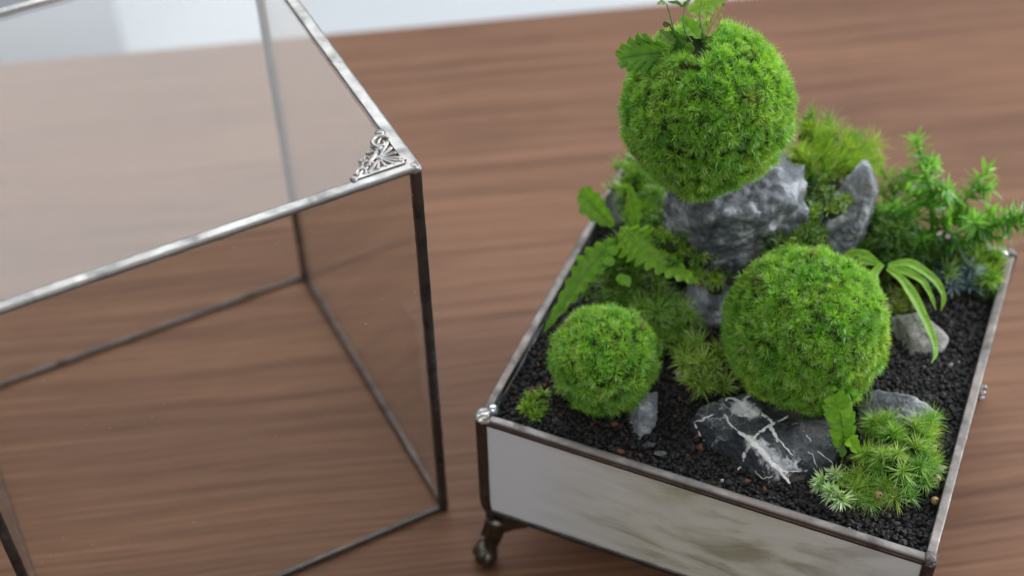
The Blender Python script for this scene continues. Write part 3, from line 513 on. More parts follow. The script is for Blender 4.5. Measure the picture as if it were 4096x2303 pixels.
# thick calcite roots of the veined rock, draped over its surface
bv = BVHTree.FromPolygons([tuple(v) for v in VV], [tuple(f) for f in VF])
def drape(uv, r, lift=.02, n=30):
    P = spline([(a, b, 0) for a, b in uv], n); out = []
    for a, b, _ in P:
        w = T((a, b, 140)); h = bv.ray_cast(Vector(w), Vector((0, 0, -1))); z = h[0].z*1000 if h[0] is not None else ground(a, b)+.6
        out.append((a, b, z+lift))
    R = np.interp(np.linspace(0, 1, n), np.linspace(0, 1, len(r)), r); R = R*(1+.40*np.array([noise.noise(Vector((a*.7, b*.7, 4)))+.8*noise.noise(Vector((a*1.7, b*1.7, 9))) for a, b, _ in out]))
    Q = np.array(out); Q[:, :2] += np.array([[noise.noise(Vector((a*.6, b*.6, 2))), noise.noise(Vector((a*.6, b*.6, 7)))] for a, b, _ in out])*.8; Q[:, 2] = np.convolve(np.pad(Q[:, 2], 2, 'edge'), [.15, .2, .3, .2, .15], 'valid')
    V, F = tube(T(Q), R*.66*mm, 10, True, .27); build('vein', V, F, CALC, vr, smooth=True)
for uv, r in (
    ([(114, 41), (110.5, 36), (107, 31.5), (105, 28), (104, 25.5)], [.5, .8, 1.0, .8, .9]),
    ([(97.5, 28.3), (100.5, 27), (104, 25.5), (109, 24), (114, 21.5), (118, 20.3), (122, 18.5)], [.6, 1.7, 2.6, 2.8, 3.2, 2.0, .6]),
    ([(104, 25.5), (102.5, 21.5), (102.2, 17.5)], [1.3, 1.0, .4]),
    ([(109.5, 34.5), (106.5, 37), (101.5, 39), (97, 41.5), (93, 45)], [.8, 1.0, 1.7, 1.9, .9]),
    ([(97, 41.5), (95.5, 45.5), (97, 49.5)], [1.5, 1.1, .5]), ([(93, 45), (90, 45.5), (88.5, 43)], [.9, .7, .35]),
    ([(101, 38.5), (98.5, 36.5), (95.3, 36)], [1.3, 1.2, .5]), ([(109, 33.5), (113, 30), (117, 27.5), (120.5, 25.5)], [.7, .55, .5, .25]),
    ([(109, 33.8), (111.5, 31), (113.5, 28)], [1.2, 1.3, .35]), ([(79.5, 31), (83.5, 32), (86.5, 34.5)], [.7, .75, .35]), ([(80, 31), (83, 28), (86, 26.2)], [.75, .6, .3]),
    ([(90.5, 36), (93.3, 31.5), (97.5, 28.8)], [.7, .6, .35]), ([(118, 20.3), (123, 23), (127, 25.5)], [.5, .4, .15]), ([(108, 18.8), (113, 17.4), (118, 20)], [.25, .4, .45]), ([(121, 37), (127, 34), (133, 33.5), (136, 34)], [.3, .42, .4, .2]), ([(124, 31), (128, 30), (130, 27)], [.25, .3, .12])):
    drape(uv, r)

# ---------------------------------------------------------------- blades (moss, needles, hairs)
def blades(P, Dn, L, W, bend, c0, c1, nref=None, seg=2, p=.8, wb=.75):
    n = len(P); P = np.asarray(P, float); L = np.broadcast_to(L, (n,)); W = np.broadcast_to(W, (n,))
    ref = rng.normal(size=(n, 3)) if nref is None else nref+.35*rng.normal(size=(n, 3)); sd = nrmz(np.cross(Dn, ref))
    V = np.zeros((n, 2*seg+1, 3)); C = np.zeros((n, 2*seg+1, 3))
    for k in range(seg+1):
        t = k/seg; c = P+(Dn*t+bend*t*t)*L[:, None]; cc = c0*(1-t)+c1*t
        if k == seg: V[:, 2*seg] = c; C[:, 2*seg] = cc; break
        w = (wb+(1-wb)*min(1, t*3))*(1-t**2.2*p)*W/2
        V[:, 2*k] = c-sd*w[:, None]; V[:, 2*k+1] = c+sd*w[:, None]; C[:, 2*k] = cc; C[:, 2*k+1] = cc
    b = np.arange(n)[:, None]*(2*seg+1); F = []
    if seg > 1:
        q = np.array([[2*k, 2*k+1, 2*k+3, 2*k+2] for k in range(seg-1)]); F.append((b[:, :, None]+q[None]).reshape(-1, 4))
    F.append((b+np.array([2*seg-2, 2*seg-1, 2*seg])[None]).reshape(-1, 3))
    return V.reshape(-1, 3), F, C.reshape(-1, 3)
def basis(N):
    a = nrmz(np.cross(N, np.where(abs(N[:, 2:3]) < .9, [[0, 0, 1.]], [[1., 0, 0]]))); return a, np.cross(N, a)
def tufts(C0, AX, SC, nb, Lr, Wd, spread, bendo, cA, cB, brown=None, seg=2, mixv=None):
    """rosettes: C0 (n,3) bases, AX axes, SC scales; nb blades each"""
    n = len(C0); a, b = basis(AX); N = n*nb; I = np.repeat(np.arange(n), nb)
    ph = rng.uniform(0, 2*math.pi, N); th = np.radians(spread[0]+(spread[1]-spread[0])*rng.random(N)**.75)
    tan = a[I]*np.cos(ph)[:, None]+b[I]*np.sin(ph)[:, None]; D = nrmz(AX[I]*np.cos(th)[:, None]+tan*np.sin(th)[:, None]+.06*rng.normal(size=(N, 3)))
    L = rng.uniform(Lr[0], Lr[1], N)*SC[I]*(1-.25*(th < .3)); P = C0[I]+AX[I]*(rng.random(N)*.35*Lr[1]*SC[I])[:, None]*np.cos(th)[:, None]
    bend = tan*bendo*.6-AX[I]*bendo*.35*rng.uniform(0, 1.4, N)[:, None]
    m = (rng.random(n) if mixv is None else np.clip(mixv+.16*rng.normal(size=n), 0, 1))[I]; cc = cA*(1-m[:, None])+cB*m[:, None]
    cc = cc*rng.uniform(.78, 1.2, (N, 1))
    if brown is not None: cc = np.where(brown[I][:, None] > rng.random((N, 1)), np.array([[.17, .12, .035]])*rng.uniform(.6, 1.3, (N, 1)), cc)
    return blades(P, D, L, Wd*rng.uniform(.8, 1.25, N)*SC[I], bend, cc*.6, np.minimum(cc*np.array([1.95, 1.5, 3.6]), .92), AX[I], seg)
def moss_ball(cen, R, nt, label, seed, nb=56, bald=None, bl=4.1):
    c = T(np.array(cen, float)); root = thing('moss_ball', (c[0], c[1], c[2]-R*mm), label, 'moss ball', 'moss balls in the glass tray')
    core = IV*(R-bl*.72-1.0)*mm; cn = np.array([noise.noise(Vector(v*3)+Vector((seed, 0, 0))) for v in IV]); build('core', c+core*(1+.03*cn[:, None]), IF, PEAT, root, smooth=True)
    i = np.arange(nt)+.5; ph = np.arccos(1-2*i/nt); th = math.pi*(1+5**.5)*i; N = np.stack([np.cos(th)*np.sin(ph), np.sin(th)*np.sin(ph), np.cos(ph)], 1); N = nrmz(N+rng.normal(size=N.shape)*.55/math.sqrt(nt)*2)
    lo0 = np.array([noise.noise(Vector(n*1.4)+Vector((seed, 8, 2))) for n in N]); lo = np.array([noise.noise(Vector(n*3.0)+Vector((seed, 3, 1))) for n in N]); hi = np.array([noise.noise(Vector(n*8.5)+Vector((1, seed, 1))) for n in N]); hu = np.array([noise.noise(Vector(n*2.4)+Vector((1, 5, seed))) for n in N]); hu2 = np.array([noise.noise(Vector(n*7)+Vector((4, 5, seed))) for n in N])
    rad = (R-bl*.80+2.0*lo0+1.0*lo+1.3*hi+rng.normal(size=nt)*.5)*mm; keep = rng.random(nt) < (.99-.07*(hi < -.35)); 
    ax = nrmz(N+rng.normal(size=N.shape)*.38-np.array([0, 0, .10])); sc = rng.uniform(.55, 1.25, nt)
    if bald is not None: bd = nrmz(T(np.array(bald, float))-c); keep &= (N@bd < math.cos(math.radians(8.5)))
    br = np.clip((hu2-.36)*2.6, 0, .55)*(lo < .15)
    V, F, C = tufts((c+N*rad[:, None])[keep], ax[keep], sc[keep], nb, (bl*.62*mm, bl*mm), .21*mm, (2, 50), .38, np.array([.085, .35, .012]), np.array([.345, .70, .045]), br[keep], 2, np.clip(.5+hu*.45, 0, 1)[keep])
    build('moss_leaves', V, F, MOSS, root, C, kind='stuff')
    return root, c
big, bc = moss_ball((53.3, 107.7, 186.7), 34.4, 2900, 'largest moss ball, on the big slate rock, with ferny leaves on top', 1.0, bald=PTS['ballroot'][0])
mid, mc = moss_ball((110.4, 70.8, 121.2), 32.4, 2600, 'middle sized moss ball in front of the big rock, above the white veined slate', 5.0)
sml, sc_ = moss_ball((40.0, 35.5, 111.2), 21.5, 1150, 'smallest moss ball at the front left on the gravel', 9.0)
# loose root threads hanging off the middle ball
for k in range(7):
    a = np.array([137.5+rng.uniform(-2, 2), 62+rng.uniform(-3, 3), 108+rng.uniform(-4, 3)]); P = spline([a, a+[2+rng.uniform(0, 2), rng.uniform(-1, 4), -3], a+[1+rng.uniform(-2, 3), rng.uniform(-2, 4), -8], a+[-3+rng.uniform(-2, 2), rng.uniform(-2, 2), -11]], 14)
    V, F = tube(T(P), .14*mm, 5); build('root_thread', V, F, mat_plain('root_thread', (.22, .30, .07), .6, 0, .2, 300) if k == 0 else bpy.data.materials['root_thread'], mid, smooth=True)

def clump(name, key, label, cat, nb, L, W, spread, bend, cA, cB, mat, axis=(0, 0, 1), out=.5, per=3, jit=3.0, seg=3, mound=True, ms=None, shoots=None, sc=(.8, 1.2), group=None, base_drop=3.0):
    """low cushion of rosettes around given rosette centres (tray mm)"""
    P = np.array(PTS[key], float); c = P.mean(0); g = min(ground(c[0], c[1]), c[2]-1)
    root = thing(name, tuple(T((c[0], c[1], g))), label, cat, group)
    Q = np.repeat(P, per, 0); J = rng.normal(size=Q.shape)*jit*np.array([1, 1, .35]); J[::per] = 0; Q = Q+J
    Q[:, 0] = np.clip(Q[:, 0], 7, TW-7); Q[:, 1] = np.clip(Q[:, 1], 7, TD-7)
    AX = nrmz(np.array(axis)+out*nrmz((Q-c)*np.array([1, 1, .4]))+.22*rng.normal(size=Q.shape)); AXw = nrmz(np.stack([AX[:, 0]*TU[0]+AX[:, 1]*TV[0], AX[:, 0]*TU[1]+AX[:, 1]*TV[1], AX[:, 2]], 1))
    if shoots:
        qs, ax_ = [], []
        for k_ in range(0, len(PTS[shoots]), 2):
            A_, B_ = np.array(PTS[shoots][k_]), np.array(PTS[shoots][k_+1]); dd = T(B_)-T(A_); dd /= np.linalg.norm(dd)
            for t_ in np.linspace(.25, 1, 10): qs.append(A_+(B_-A_)*t_+np.array([0, 0, -2.0*t_*t_])+rng.normal(size=3)*.3); ax_.append(dd+np.array([0, 0, -.25*t_])+rng.normal(size=3)*.08)
        Q = np.vstack([Q, np.array(qs)]); AXw = np.vstack([AXw, nrmz(np.array(ax_))])
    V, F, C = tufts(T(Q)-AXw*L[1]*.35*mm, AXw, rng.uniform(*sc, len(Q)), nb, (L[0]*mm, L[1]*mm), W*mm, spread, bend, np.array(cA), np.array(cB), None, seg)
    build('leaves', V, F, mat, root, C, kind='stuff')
    if mound:
        acc = Acc(); bv_, bf_ = ico(2)
        for p in P:
            s = np.array([1, 1, 1.0])*(ms or max(2.2, min(4.0, L[1]*.55)))
            q = p.copy(); q[2] -= L[1]*.45+s[2]*.6
            n_ = np.array([1+.25*noise.noise(Vector(v*1.5)+Vector(p)) for v in bv_]); acc.add(T(q+bv_*s*n_[:, None]), bf_)
        V, F, _ = acc.get(); build('cushion', V, F, PEAT, root, smooth=True)
    return root
YG0, YG1 = (.06, .15, .010), (.24, .33, .02)
clump('moss_clump', 'startuft', 'tiny star shaped moss tuft in the front left corner of the tray', 'moss', 26, (3.0, 4.6), .55, (15, 80), .35, (.12, .33, .012), (.26, .50, .02), HAIR, per=2, jit=1.8)
clump('moss_clump', 'feather', 'dark olive feathery moss mound below the left fern', 'moss', 44, (4.0, 8.0), .36, (10, 80), .5, (.06, .17, .010), (.20, .44, .03), HAIR, per=7, jit=4.2)
clump('moss_clump', 'lightclump', 'light green feathery moss clump between the two smaller moss balls', 'moss', 44, (4.0, 7.8), .40, (10, 70), .4, (.14, .35, .018), (.36, .58, .06), HAIR, per=3, jit=2.6)
clump('moss_clump', 'yellow', 'yellow green fluffy moss growing between big rock and spire', 'moss', 56, (4.5, 8.5), .27, (6, 64), .45, (.11, .33, .014), (.38, .62, .045), HAIR, per=1, jit=2.8, out=.6, seg=4, shoots='yshoots', ms=3.0)
clump('moss_clump', 'valley', 'wet moss patch creeping down the gap beside the big rock', 'moss', 22, (1.8, 4.4), .5, (10, 80), .4, (.045, .14, .008), (.19, .38, .02), HAIR, axis=(0, -.5, .8), per=10, jit=4.0, ms=5.5)
clump('moss_clump', 'ledge', 'low bright moss on the ledge at the foot of the big rock', 'moss', 22, (1.8, 4.2), .5, (10, 80), .4, (.06, .19, .010), (.26, .50, .025), HAIR, axis=(0, -.5, .8), per=8, jit=2.6, ms=3.4)
clump('moss_clump', 'rearleft', 'deep green moss bank along the left rim behind the fern', 'moss', 36, (3.5, 7.0), .42, (10, 80), .4, (.07, .24, .010), (.20, .44, .02), HAIR, per=7, jit=4.0)
clump('moss_clump', 'silver', 'silvery blue star moss near the rear right corner', 'moss', 22, (4.2, 6.6), .95, (20, 85), .25, (.10, .22, .13), (.28, .44, .30), PALELEAF, per=2, jit=2.4)
clump('moss_clump', 'cornermoss', 'yellowish moss in the rear right corner under the club moss', 'moss', 34, (3.5, 6.5), .5, (10, 80), .4, (.09, .28, .014), (.30, .54, .035), HAIR, per=3, jit=2.8)
clump('moss_clump', 'backmoss', 'dark green moss bank behind the rock spire and ribbon leaves', 'moss', 30, (4.5, 8.0), .85, (10, 80), .3, (.05, .16, .016), (.14, .32, .03), HAIR, per=6, jit=4.6)
clump('moss_clump', 'hubmoss', 'small moss tufts at the foot of the ribbon leaved plant', 'moss', 26, (3.0, 5.0), .5, (10, 80), .4, (.07, .15, .01), (.20, .30, .02), HAIR, per=3, jit=2.4)
clump('moss_clump', 'rose', 'hairy bright green moss clump filling the front right corner', 'moss', 64, (3.0, 6.8), .21, (6, 82), .6, (.08, .32, .018), (.38, .66, .06), HAIR, per=2, jit=1.2, shoots='rshoots', ms=2.0, seg=4, out=.7, sc=(.7, 1.2))
pl = clump('pale_moss_sprig', 'pale', 'pale spiky moss sprigs at the front of the hairy moss clump', 'moss', 46, (3.6, 5.6), .70, (5, 85), .15, (.26, .52, .10), (.44, .70, .20), PALELEAF, axis=(-.35, -.75, .7), out=.3, per=2, jit=1.2, sc=(.85, 1.15), mound=False)

# ---------------------------------------------------------------- leaves and fronds
CAMN = np.array([0, -.55, .85])
def lobed_leaf(name, path, width, nl, depth, root, cA, cB, nrm=CAMN, peak=.35, fwd=.35, fold=.18, ns=None, tip=None, rib=True, mat=None, wave=.05, blunt=.55, tipcol=None):
    ns = ns or max(24, nl*7); C = T(spline(path, ns)); tg = nrmz(np.gradient(C, axis=0)); sd = nrmz(np.cross(tg, nrm)); n2 = np.cross(sd, tg)
    s = np.linspace(0, 1, ns); a = np.clip(s/peak, 0, 1)**.6*(s <= peak)+(s > peak)*np.clip((1-s)/(1-peak), 0, 1)**blunt
    nc = 9; xs = np.linspace(-1, 1, nc); V = np.zeros((ns, nc, 3)); K = np.zeros((ns, nc, 3)); W = width*mm/2
    for j, x in enumerate(xs):
        phs = (s*nl+(0 if x > 0 else .35)) % 1; lob = 1-depth*np.clip(np.abs(phs-.5)*2, 0, 1)**1.6*np.clip(1.25-s*.5, .3, 1)
        w = W*a*(lob if abs(x) > .6 else (lob*.5+.5 if abs(x) > .3 else 1))
        rag = 1+.05*np.sin(s*nl*18+j)
        V[:, j] = C+sd*(x*w*rag)[:, None]+tg*(fwd*abs(x)*W*a)[:, None]+n2*((fold*abs(x)*W*a)+wave*W*np.sin(phs*2*math.pi)*abs(x))[:, None]
        k = np.clip(.5+.5*np.sin(s*9+j)*.5, 0, 1)[:, None]; K[:, j] = np.array(cA)*(1-k)+np.array(cB)*k
        if abs(x) < .05: K[:, j] *= .8
    if tipcol is not None: K[-int(ns*.07)-1:] = tipcol
    g = (np.arange(ns-1)[:, None]*nc+np.arange(nc-1)[None]); F = np.stack([g, g+1, g+nc+1, g+nc], -1).reshape(-1, 4)
    o = build(name, V.reshape(-1, 3), F, mat or LEAF, root, K.reshape(-1, 3), smooth=True)
    if rib:
        V, F = tube(C[:-2]+n2[:-2]*.0001, np.linspace(width*.022, width*.006, ns-2)*mm, 5); build('midrib', V, F, LEAF, o, np.array(cB)*1.1, smooth=True)
    return o
def stem(path, r0, r1, root, col, n=18, name='stem'):
    P = spline(path, n); V, F = tube(T(P), np.linspace(r0, r1, n)*mm, 7); return build(name, V, F, LEAF, root, np.array(col), smooth=True)
def leaflet_mesh():
    n = 9; s = np.linspace(0, 1, n); w = .27*np.sin(np.clip(s*1.04, 0, 1)**.72*math.pi)**.62; w[0] = .05; w[-1] = .03; xs = (-1, -.5, 0, .5, 1)
    V = np.array([[(x*ww*(1+.07*math.sin(i*2.6+x)), t, .09*abs(x)*ww*2-.10*t*t) for x in xs] for i, (t, ww) in enumerate(zip(s, w))]).reshape(-1, 3)
    g = (np.arange(n-1)[:, None]*5+np.arange(4)[None]); return V, np.stack([g, g+1, g+6, g+5], -1).reshape(-1, 4)
LV, LF = leaflet_mesh()
LEAFLETS = [mesh_np('leaflet', LV, LF, np.array(c), True) for c in ((.20, .46, .03), (.25, .52, .035), (.29, .55, .05))]
for m_ in LEAFLETS: m_.materials.append(LEAF)
def leaflet(parent, pos, ydir, nrm, ln, wd=1.0, k=1):
    y = nrmz(np.asarray(ydir, float)); x = nrmz(np.cross(y, nrm)); z = np.cross(x, y); o = bpy.data.objects.new('leaflet', LEAFLETS[k]); COL.objects.link(o); o.parent = parent
    Mx = Matrix([(x[i]*ln*wd, y[i]*ln, z[i]*ln) for i in range(3)]).to_4x4(); Mx.translation = Vector(np.asarray(pos)-origin(parent)); o.matrix_basis = Mx; return o
def pinnate(path, npair, ln, root, nrm, s0=.12, s1=.97, ang=28, r=.35, wd=1.0, shape=None, k=1):
    P = T(spline(path, 40)); V, F = tube(P, np.linspace(r, r*.4, 40)*mm, 6); fr = build('frond', V, F, LEAF, root, np.array([.12, .20, .03]), smooth=True)
    tg = nrmz(np.gradient(P, axis=0)); sd = nrmz(np.cross(tg, nrm)); n2 = np.cross(sd, tg)
    for i in range(npair):
        s = s0+(s1-s0)*i/max(1, npair-1); q = s*39; j = min(int(q), 38); p = P[j]+(P[j+1]-P[j])*(q-j); t = i/max(1, npair-1); l = ln*mm*(shape(t) if shape else (1-.65*t))
        for sg in (-1, 1):
            a = math.radians(ang+8*t+rng.uniform(-5, 5)); d = sd[j]*sg*math.cos(a)+tg[j]*math.sin(a)+n2[j]*rng.uniform(-.15, .1)
            leaflet(fr, p, d, n2[j], l*rng.uniform(.9, 1.08), wd, int(rng.integers(3)))
    leaflet(fr, P[-2], tg[-1], n2[-1], ln*mm*.45, wd, k); return fr
G1, G2, G3 = (.050, .150, .010), (.075, .195, .014), (.13, .30, .02)
# sprout on the largest ball
P_ = np.array(PTS['ballroot'][0]); sp = thing('fern_sprout', tuple(T(P_)), 'young fern with toothed leaves and thin stems on top of the largest moss ball', 'fern')
lobed_leaf('leaf', PTS['leafA'], 17.5, 6, .42, sp, (.09, .25, .018), (.13, .31, .022), nrm=(0, -.80, .6), peak=.30, fwd=.85, blunt=.5)
lobed_leaf('leaf', PTS['leafA2'], 4.6, 3, .35, sp, (.07, .17, .02), (.09, .20, .03), nrm=(0, -.9, .5), peak=.7)
lobed_leaf('leaf', PTS['leafB'], 7, 4, .3, sp, (.035, .11, .015), (.05, .14, .02), nrm=(-.5, -.8, .3))
lobed_leaf('leaf', PTS['leafC'], 8, 4, .35, sp, (.18, .44, .022), (.26, .54, .03), nrm=(.2, -.9, .3))
tag(lobed_leaf('leaf', PTS['leafD'], 5.6, 5, .25, sp, (.17, .125, .012), (.24, .17, .02), nrm=(-.35, -.95, -.1), tipcol=(.05, .03, .012)), 'withered brown leaf')
lobed_leaf('leaf', PTS['leafE'], 6.5, 3, .2, sp, (.30, .44, .08), (.42, .50, .13), nrm=(0, -.9, .4))
lobed_leaf('leaf', PTS['leafF'], 12, 5, .35, sp, (.24, .46, .05), (.32, .54, .08), nrm=(.1, -.9, .5))
lobed_leaf('leaf', PTS['leafG'], 3.2, 3, .4, sp, (.16, .38, .02), (.22, .44, .03), nrm=(0, -.8, .6))
lobed_leaf('leaf', PTS['leafH'], 2.4, 3, .3, sp, (.12, .26, .05), (.35, .42, .25), nrm=(0, -.5, .9), fold=.4)
lobed_leaf('leaf', PTS['leafI'], 2.0, 3, .3, sp, (.09, .20, .04), (.12, .25, .04), nrm=(0, -.4, .9), fold=.5)
lobed_leaf('leaf', PTS['leafJ'], 2.2, 3, .3, sp, (.07, .19, .02), (.12, .28, .03), nrm=(.4, -.6, .8), fold=.5)
lobed_leaf('leaf', PTS['leafK'], 5, 4, .4, sp, (.13, .27, .03), (.18, .33, .05), nrm=(0, -.8, .6))
for k_ in ('stem1', 'stem2', 'stem3'): stem(PTS[k_], .34, .26, sp, (.13, .22, .06))
b0 = np.array(PTS['bud'][0]); ang = np.linspace(0, 8.5, 30); rr = np.linspace(1.35, .25, 30); pts = np.stack([b0[0]+rr*np.cos(ang), b0[1]-.3*ang/8, b0[2]+rr*np.sin(ang)], 1)
V, F = tube(T(pts), np.linspace(.55, .35, 30)*mm, 7); build('curled_bud', V, F, LEAF, sp, np.array([.24, .25, .12]), smooth=True)
stem([b0+[1.3, 0, 0], b0+[3.4, 1, -4], P_+[-4, 0, 2]], .3, .4, sp, (.10, .18, .04))
# fern at the left rim
fr_ = np.array(PTS['fernroot'][0]); fern = thing('fern', tuple(T((fr_[0], fr_[1], ground(fr_[0], fr_[1])))), 'green fern with toothed fronds hanging over the left rim', 'fern')
fo = lobed_leaf('frond', PTS['frondR'], 20, 11, .50, fern, (.22, .50, .03), (.30, .58, .04), nrm=(.1, -.72, .7), peak=.24, fwd=.34, blunt=.85, tipcol=(.16, .13, .03), wave=.10)
fl_ = lobed_leaf('frond', PTS['frondL'], 14.5, 9, .46, fern, (.16, .40, .022), (.21, .46, .03), nrm=(-.25, -.7, .7), peak=.35, fwd=.30, blunt=.8, wave=.10)
lobed_leaf('frond', PTS['frondU'], 13.0, 5, .30, fern, (.16, .40, .022), (.21, .46, .03), nrm=(-.2, -.8, .5), peak=.62, fwd=.25, blunt=.45, wave=.08)
lobed_leaf('frond', PTS['frondV'], 9.0, 6, .36, fern, (.16, .40, .022), (.21, .46, .03), nrm=(0, -.85, .5), peak=.4, fwd=.3, blunt=.7)
base_f = np.array([fr_[0], fr_[1], ground(fr_[0], fr_[1])])
for k_ in ('frondR', 'frondL', 'frondU', 'frondV'): stem([base_f+rng.normal(size=3)*[.8, .8, 0], (base_f+np.array(PTS[k_][0]))/2+[0, 1.5, 2], PTS[k_][0]], .45, .35, fern, (.07, .10, .02))
for (x, y), p in zip(((-.6, .3), (.3, -.9), (-.8, .5), (.5, -.8)), PTS['roundleaf']):
    leaflet(fern, T(np.array(p)+[2, 0, 0]), tu*x+tv*0+ez*y*.6-tv*.3, np.array([0, -.7, .7]), 5.2*mm, 1.5, 0)
# small fern in front
sf = thing('fern', tuple(T((139, 34, ground(139, 34)))), 'small fern with rounded leaflets leaning against the middle moss ball', 'fern')
pinnate(PTS['fernS'], 6, 6.2, sf, np.array([.05, -.75, .65]), .30, .96, 26, .35, 1.75, lambda t: .80+.45*math.sin(t*2.4)-.25*t)
lobed_leaf('leaf', PTS['fernS2'], 6.5, 3, .3, sf, (.24, .50, .03), (.32, .58, .04), nrm=(0, -.6, .8), peak=.75, blunt=.4)
lobed_leaf('leaf', PTS['fernS3'], 5.0, 2, .3, sf, (.09, .24, .02), (.12, .28, .02), nrm=(0, -.7, .7), peak=.6, blunt=.4)
# ribbon leaved plant
rb = thing('ribbon_fern', tuple(T((PTS['ribbonstem'][-1][0], PTS['ribbonstem'][-1][1], ground(*PTS['ribbonstem'][-1][:2])))), 'bright green plant with long drooping ribbon leaves right of the middle moss ball', 'plant')
def strap(path, w, nrm, prof=((0, .35), (.25, 1), (.6, .8), (.85, .5), (1, .06)), cA=(.24, .50, .045), cB=(.28, .55, .06)):
    ns = 34; C = T(spline(path, ns)); tg = nrmz(np.gradient(C, axis=0)); sd = nrmz(np.cross(tg, nrm)); n2 = np.cross(sd, tg); s = np.linspace(0, 1, ns)
    W = np.interp(s, *zip(*prof))*w*mm/2*(1+.05*np.sin(s*24)); xs = np.array([-1, -.55, -.1, .1, .55, 1]); V = np.zeros((ns, 6, 3)); K = np.zeros((ns, 6, 3))
    for j, x in enumerate(xs):
        V[:, j] = C+sd*(x*W)[:, None]+n2*(abs(x)**1.5*.14*W-(.10*W if abs(x) < .2 else 0))[:, None]+n2*(.06*W*np.sin(s*30+j))[:, None]
        K[:, j] = np.array(cA)*(1-abs(x))+np.array(cB)*abs(x) if abs(x) > .2 else np.array(cA)*.85
    g = (np.arange(ns-1)[:, None]*6+np.arange(5)[None]); build('leaf', V.reshape(-1, 3), np.stack([g, g+1, g+7, g+6], -1).reshape(-1, 4), LEAF, rb, K.reshape(-1, 3), smooth=True)
strap(PTS['ribbon1'], 5.4, (.25, -.8, .55)); strap(PTS['ribbon2'], 4.6, (.35, -.7, .6)); strap(PTS['ribbon3'], 4.0, (.2, -.55, .8)); strap(PTS['ribbon4'], 3.5, (.3, -.6, .7)); strap(PTS['ribbon5'], 4.0, (-.1, -.5, .85)); strap(PTS['ribbon6'], 3.2, (-.2, -.6, .75))
stem(PTS['ribbonstem'], .5, .55, rb, (.22, .34, .06))

# ---------------------------------------------------------------- club moss sprigs (rear right)
CLUB = [('club0', 'club moss sprig leaning back, leftmost beside the rock spire', 6.0, 60), ('club1', 'tallest upright club moss sprig in the rear right group', 4.4, 74), ('club2', 'thick club moss sprig with a rosette tip in front of the tallest one', 5.2, 60), ('club3', 'club moss sprig slanting right, behind the one that overhangs the rim', 4.6, 66), ('club4', 'club moss sprig overhanging the rim to the far right edge', 5.4, 80), ('club5', 'short dark club moss sprig close to the rock spire', 4.2, 44), ('club6', 'short club moss sprig low behind the silvery star moss', 4.6, 44)]
for key, lab, ll, nn in CLUB:
    path = np.array(PTS[key]); b = path[0].copy(); b[0] = min(b[0], TW-8); b[1] = min(b[1], TD-8); b[2] = ground(b[0], b[1])
    root = thing('club_moss', tuple(T(b)), lab, 'club moss', 'club moss sprigs in the rear right corner')
    full = np.vstack([[b], path]); acc_s, acc_n = Acc(), Acc()
    def shoot(full, nn, n0, r, l_):
        P = T(spline(full, 60)); V, F = tube(P, np.linspace(r, r*.8, 60)*mm, 7); acc_s.add(V, F, (.17, .40, .04))
        tg = nrmz(np.gradient(P, axis=0)); s = np.linspace(n0, 1, nn)**.9; i = np.minimum((s*59).astype(int), 59); a, b_ = basis(tg[i]); ph = np.arange(nn)*2.399
        fan = np.where(s > .93, .35, 1.0); rad = a*np.cos(ph)[:, None]+b_*np.sin(ph)[:, None]; D = nrmz(rad*fan[:, None]+tg[i]*.26+.12*rng.normal(size=rad.shape))
        shade = np.clip((s-.2)*1.2, 0, 1)[:, None]; c = np.array([.09, .27, .04])*(1-shade)+np.array([.25, .56, .08])*shade; c = c*rng.uniform(.75, 1.2, (nn, 1)); c[rng.random(nn) < .05] = (.32, .48, .38)
        V, F, C = blades(P[i], D, l_*mm*rng.uniform(.8, 1.15, nn), 1.7*mm, rad*.10-np.array([0, 0, .16]), c, c*1.15, tg[i], 3, .85, .45); acc_n.add(V, F, C)
    shoot(full, int(nn*1.4), .22, .95, ll*1.65)
    S = spline(full, 20)
    for t_, sg in ((.42, 1), (.55, -1), (.70, 1)):
        A = S[int(t_*19)]; dd = S[min(19, int(t_*19)+1)]-A; dd /= np.linalg.norm(dd)+1e-6; L_ = rng.uniform(9, 15)*(1.25-t_*.5)
        sd = np.array([sg*rng.uniform(.5, .9), rng.uniform(-.5, .3), rng.uniform(-.05, .35)]); E = A+(dd*.55+sd)*L_; E[2] = max(E[2], ground(b[0], b[1])+3)
        shoot(np.array([A, (A+E)/2+[0, 0, 1.2], E]), 34, .15, .7, ll*1.4)
    V, F, C = acc_s.get(); build('stem', V, F, LEAF, root, C, smooth=True)
    V, F, C = acc_n.get(); build('needles', V, F, LEAF, root, C, kind='stuff')

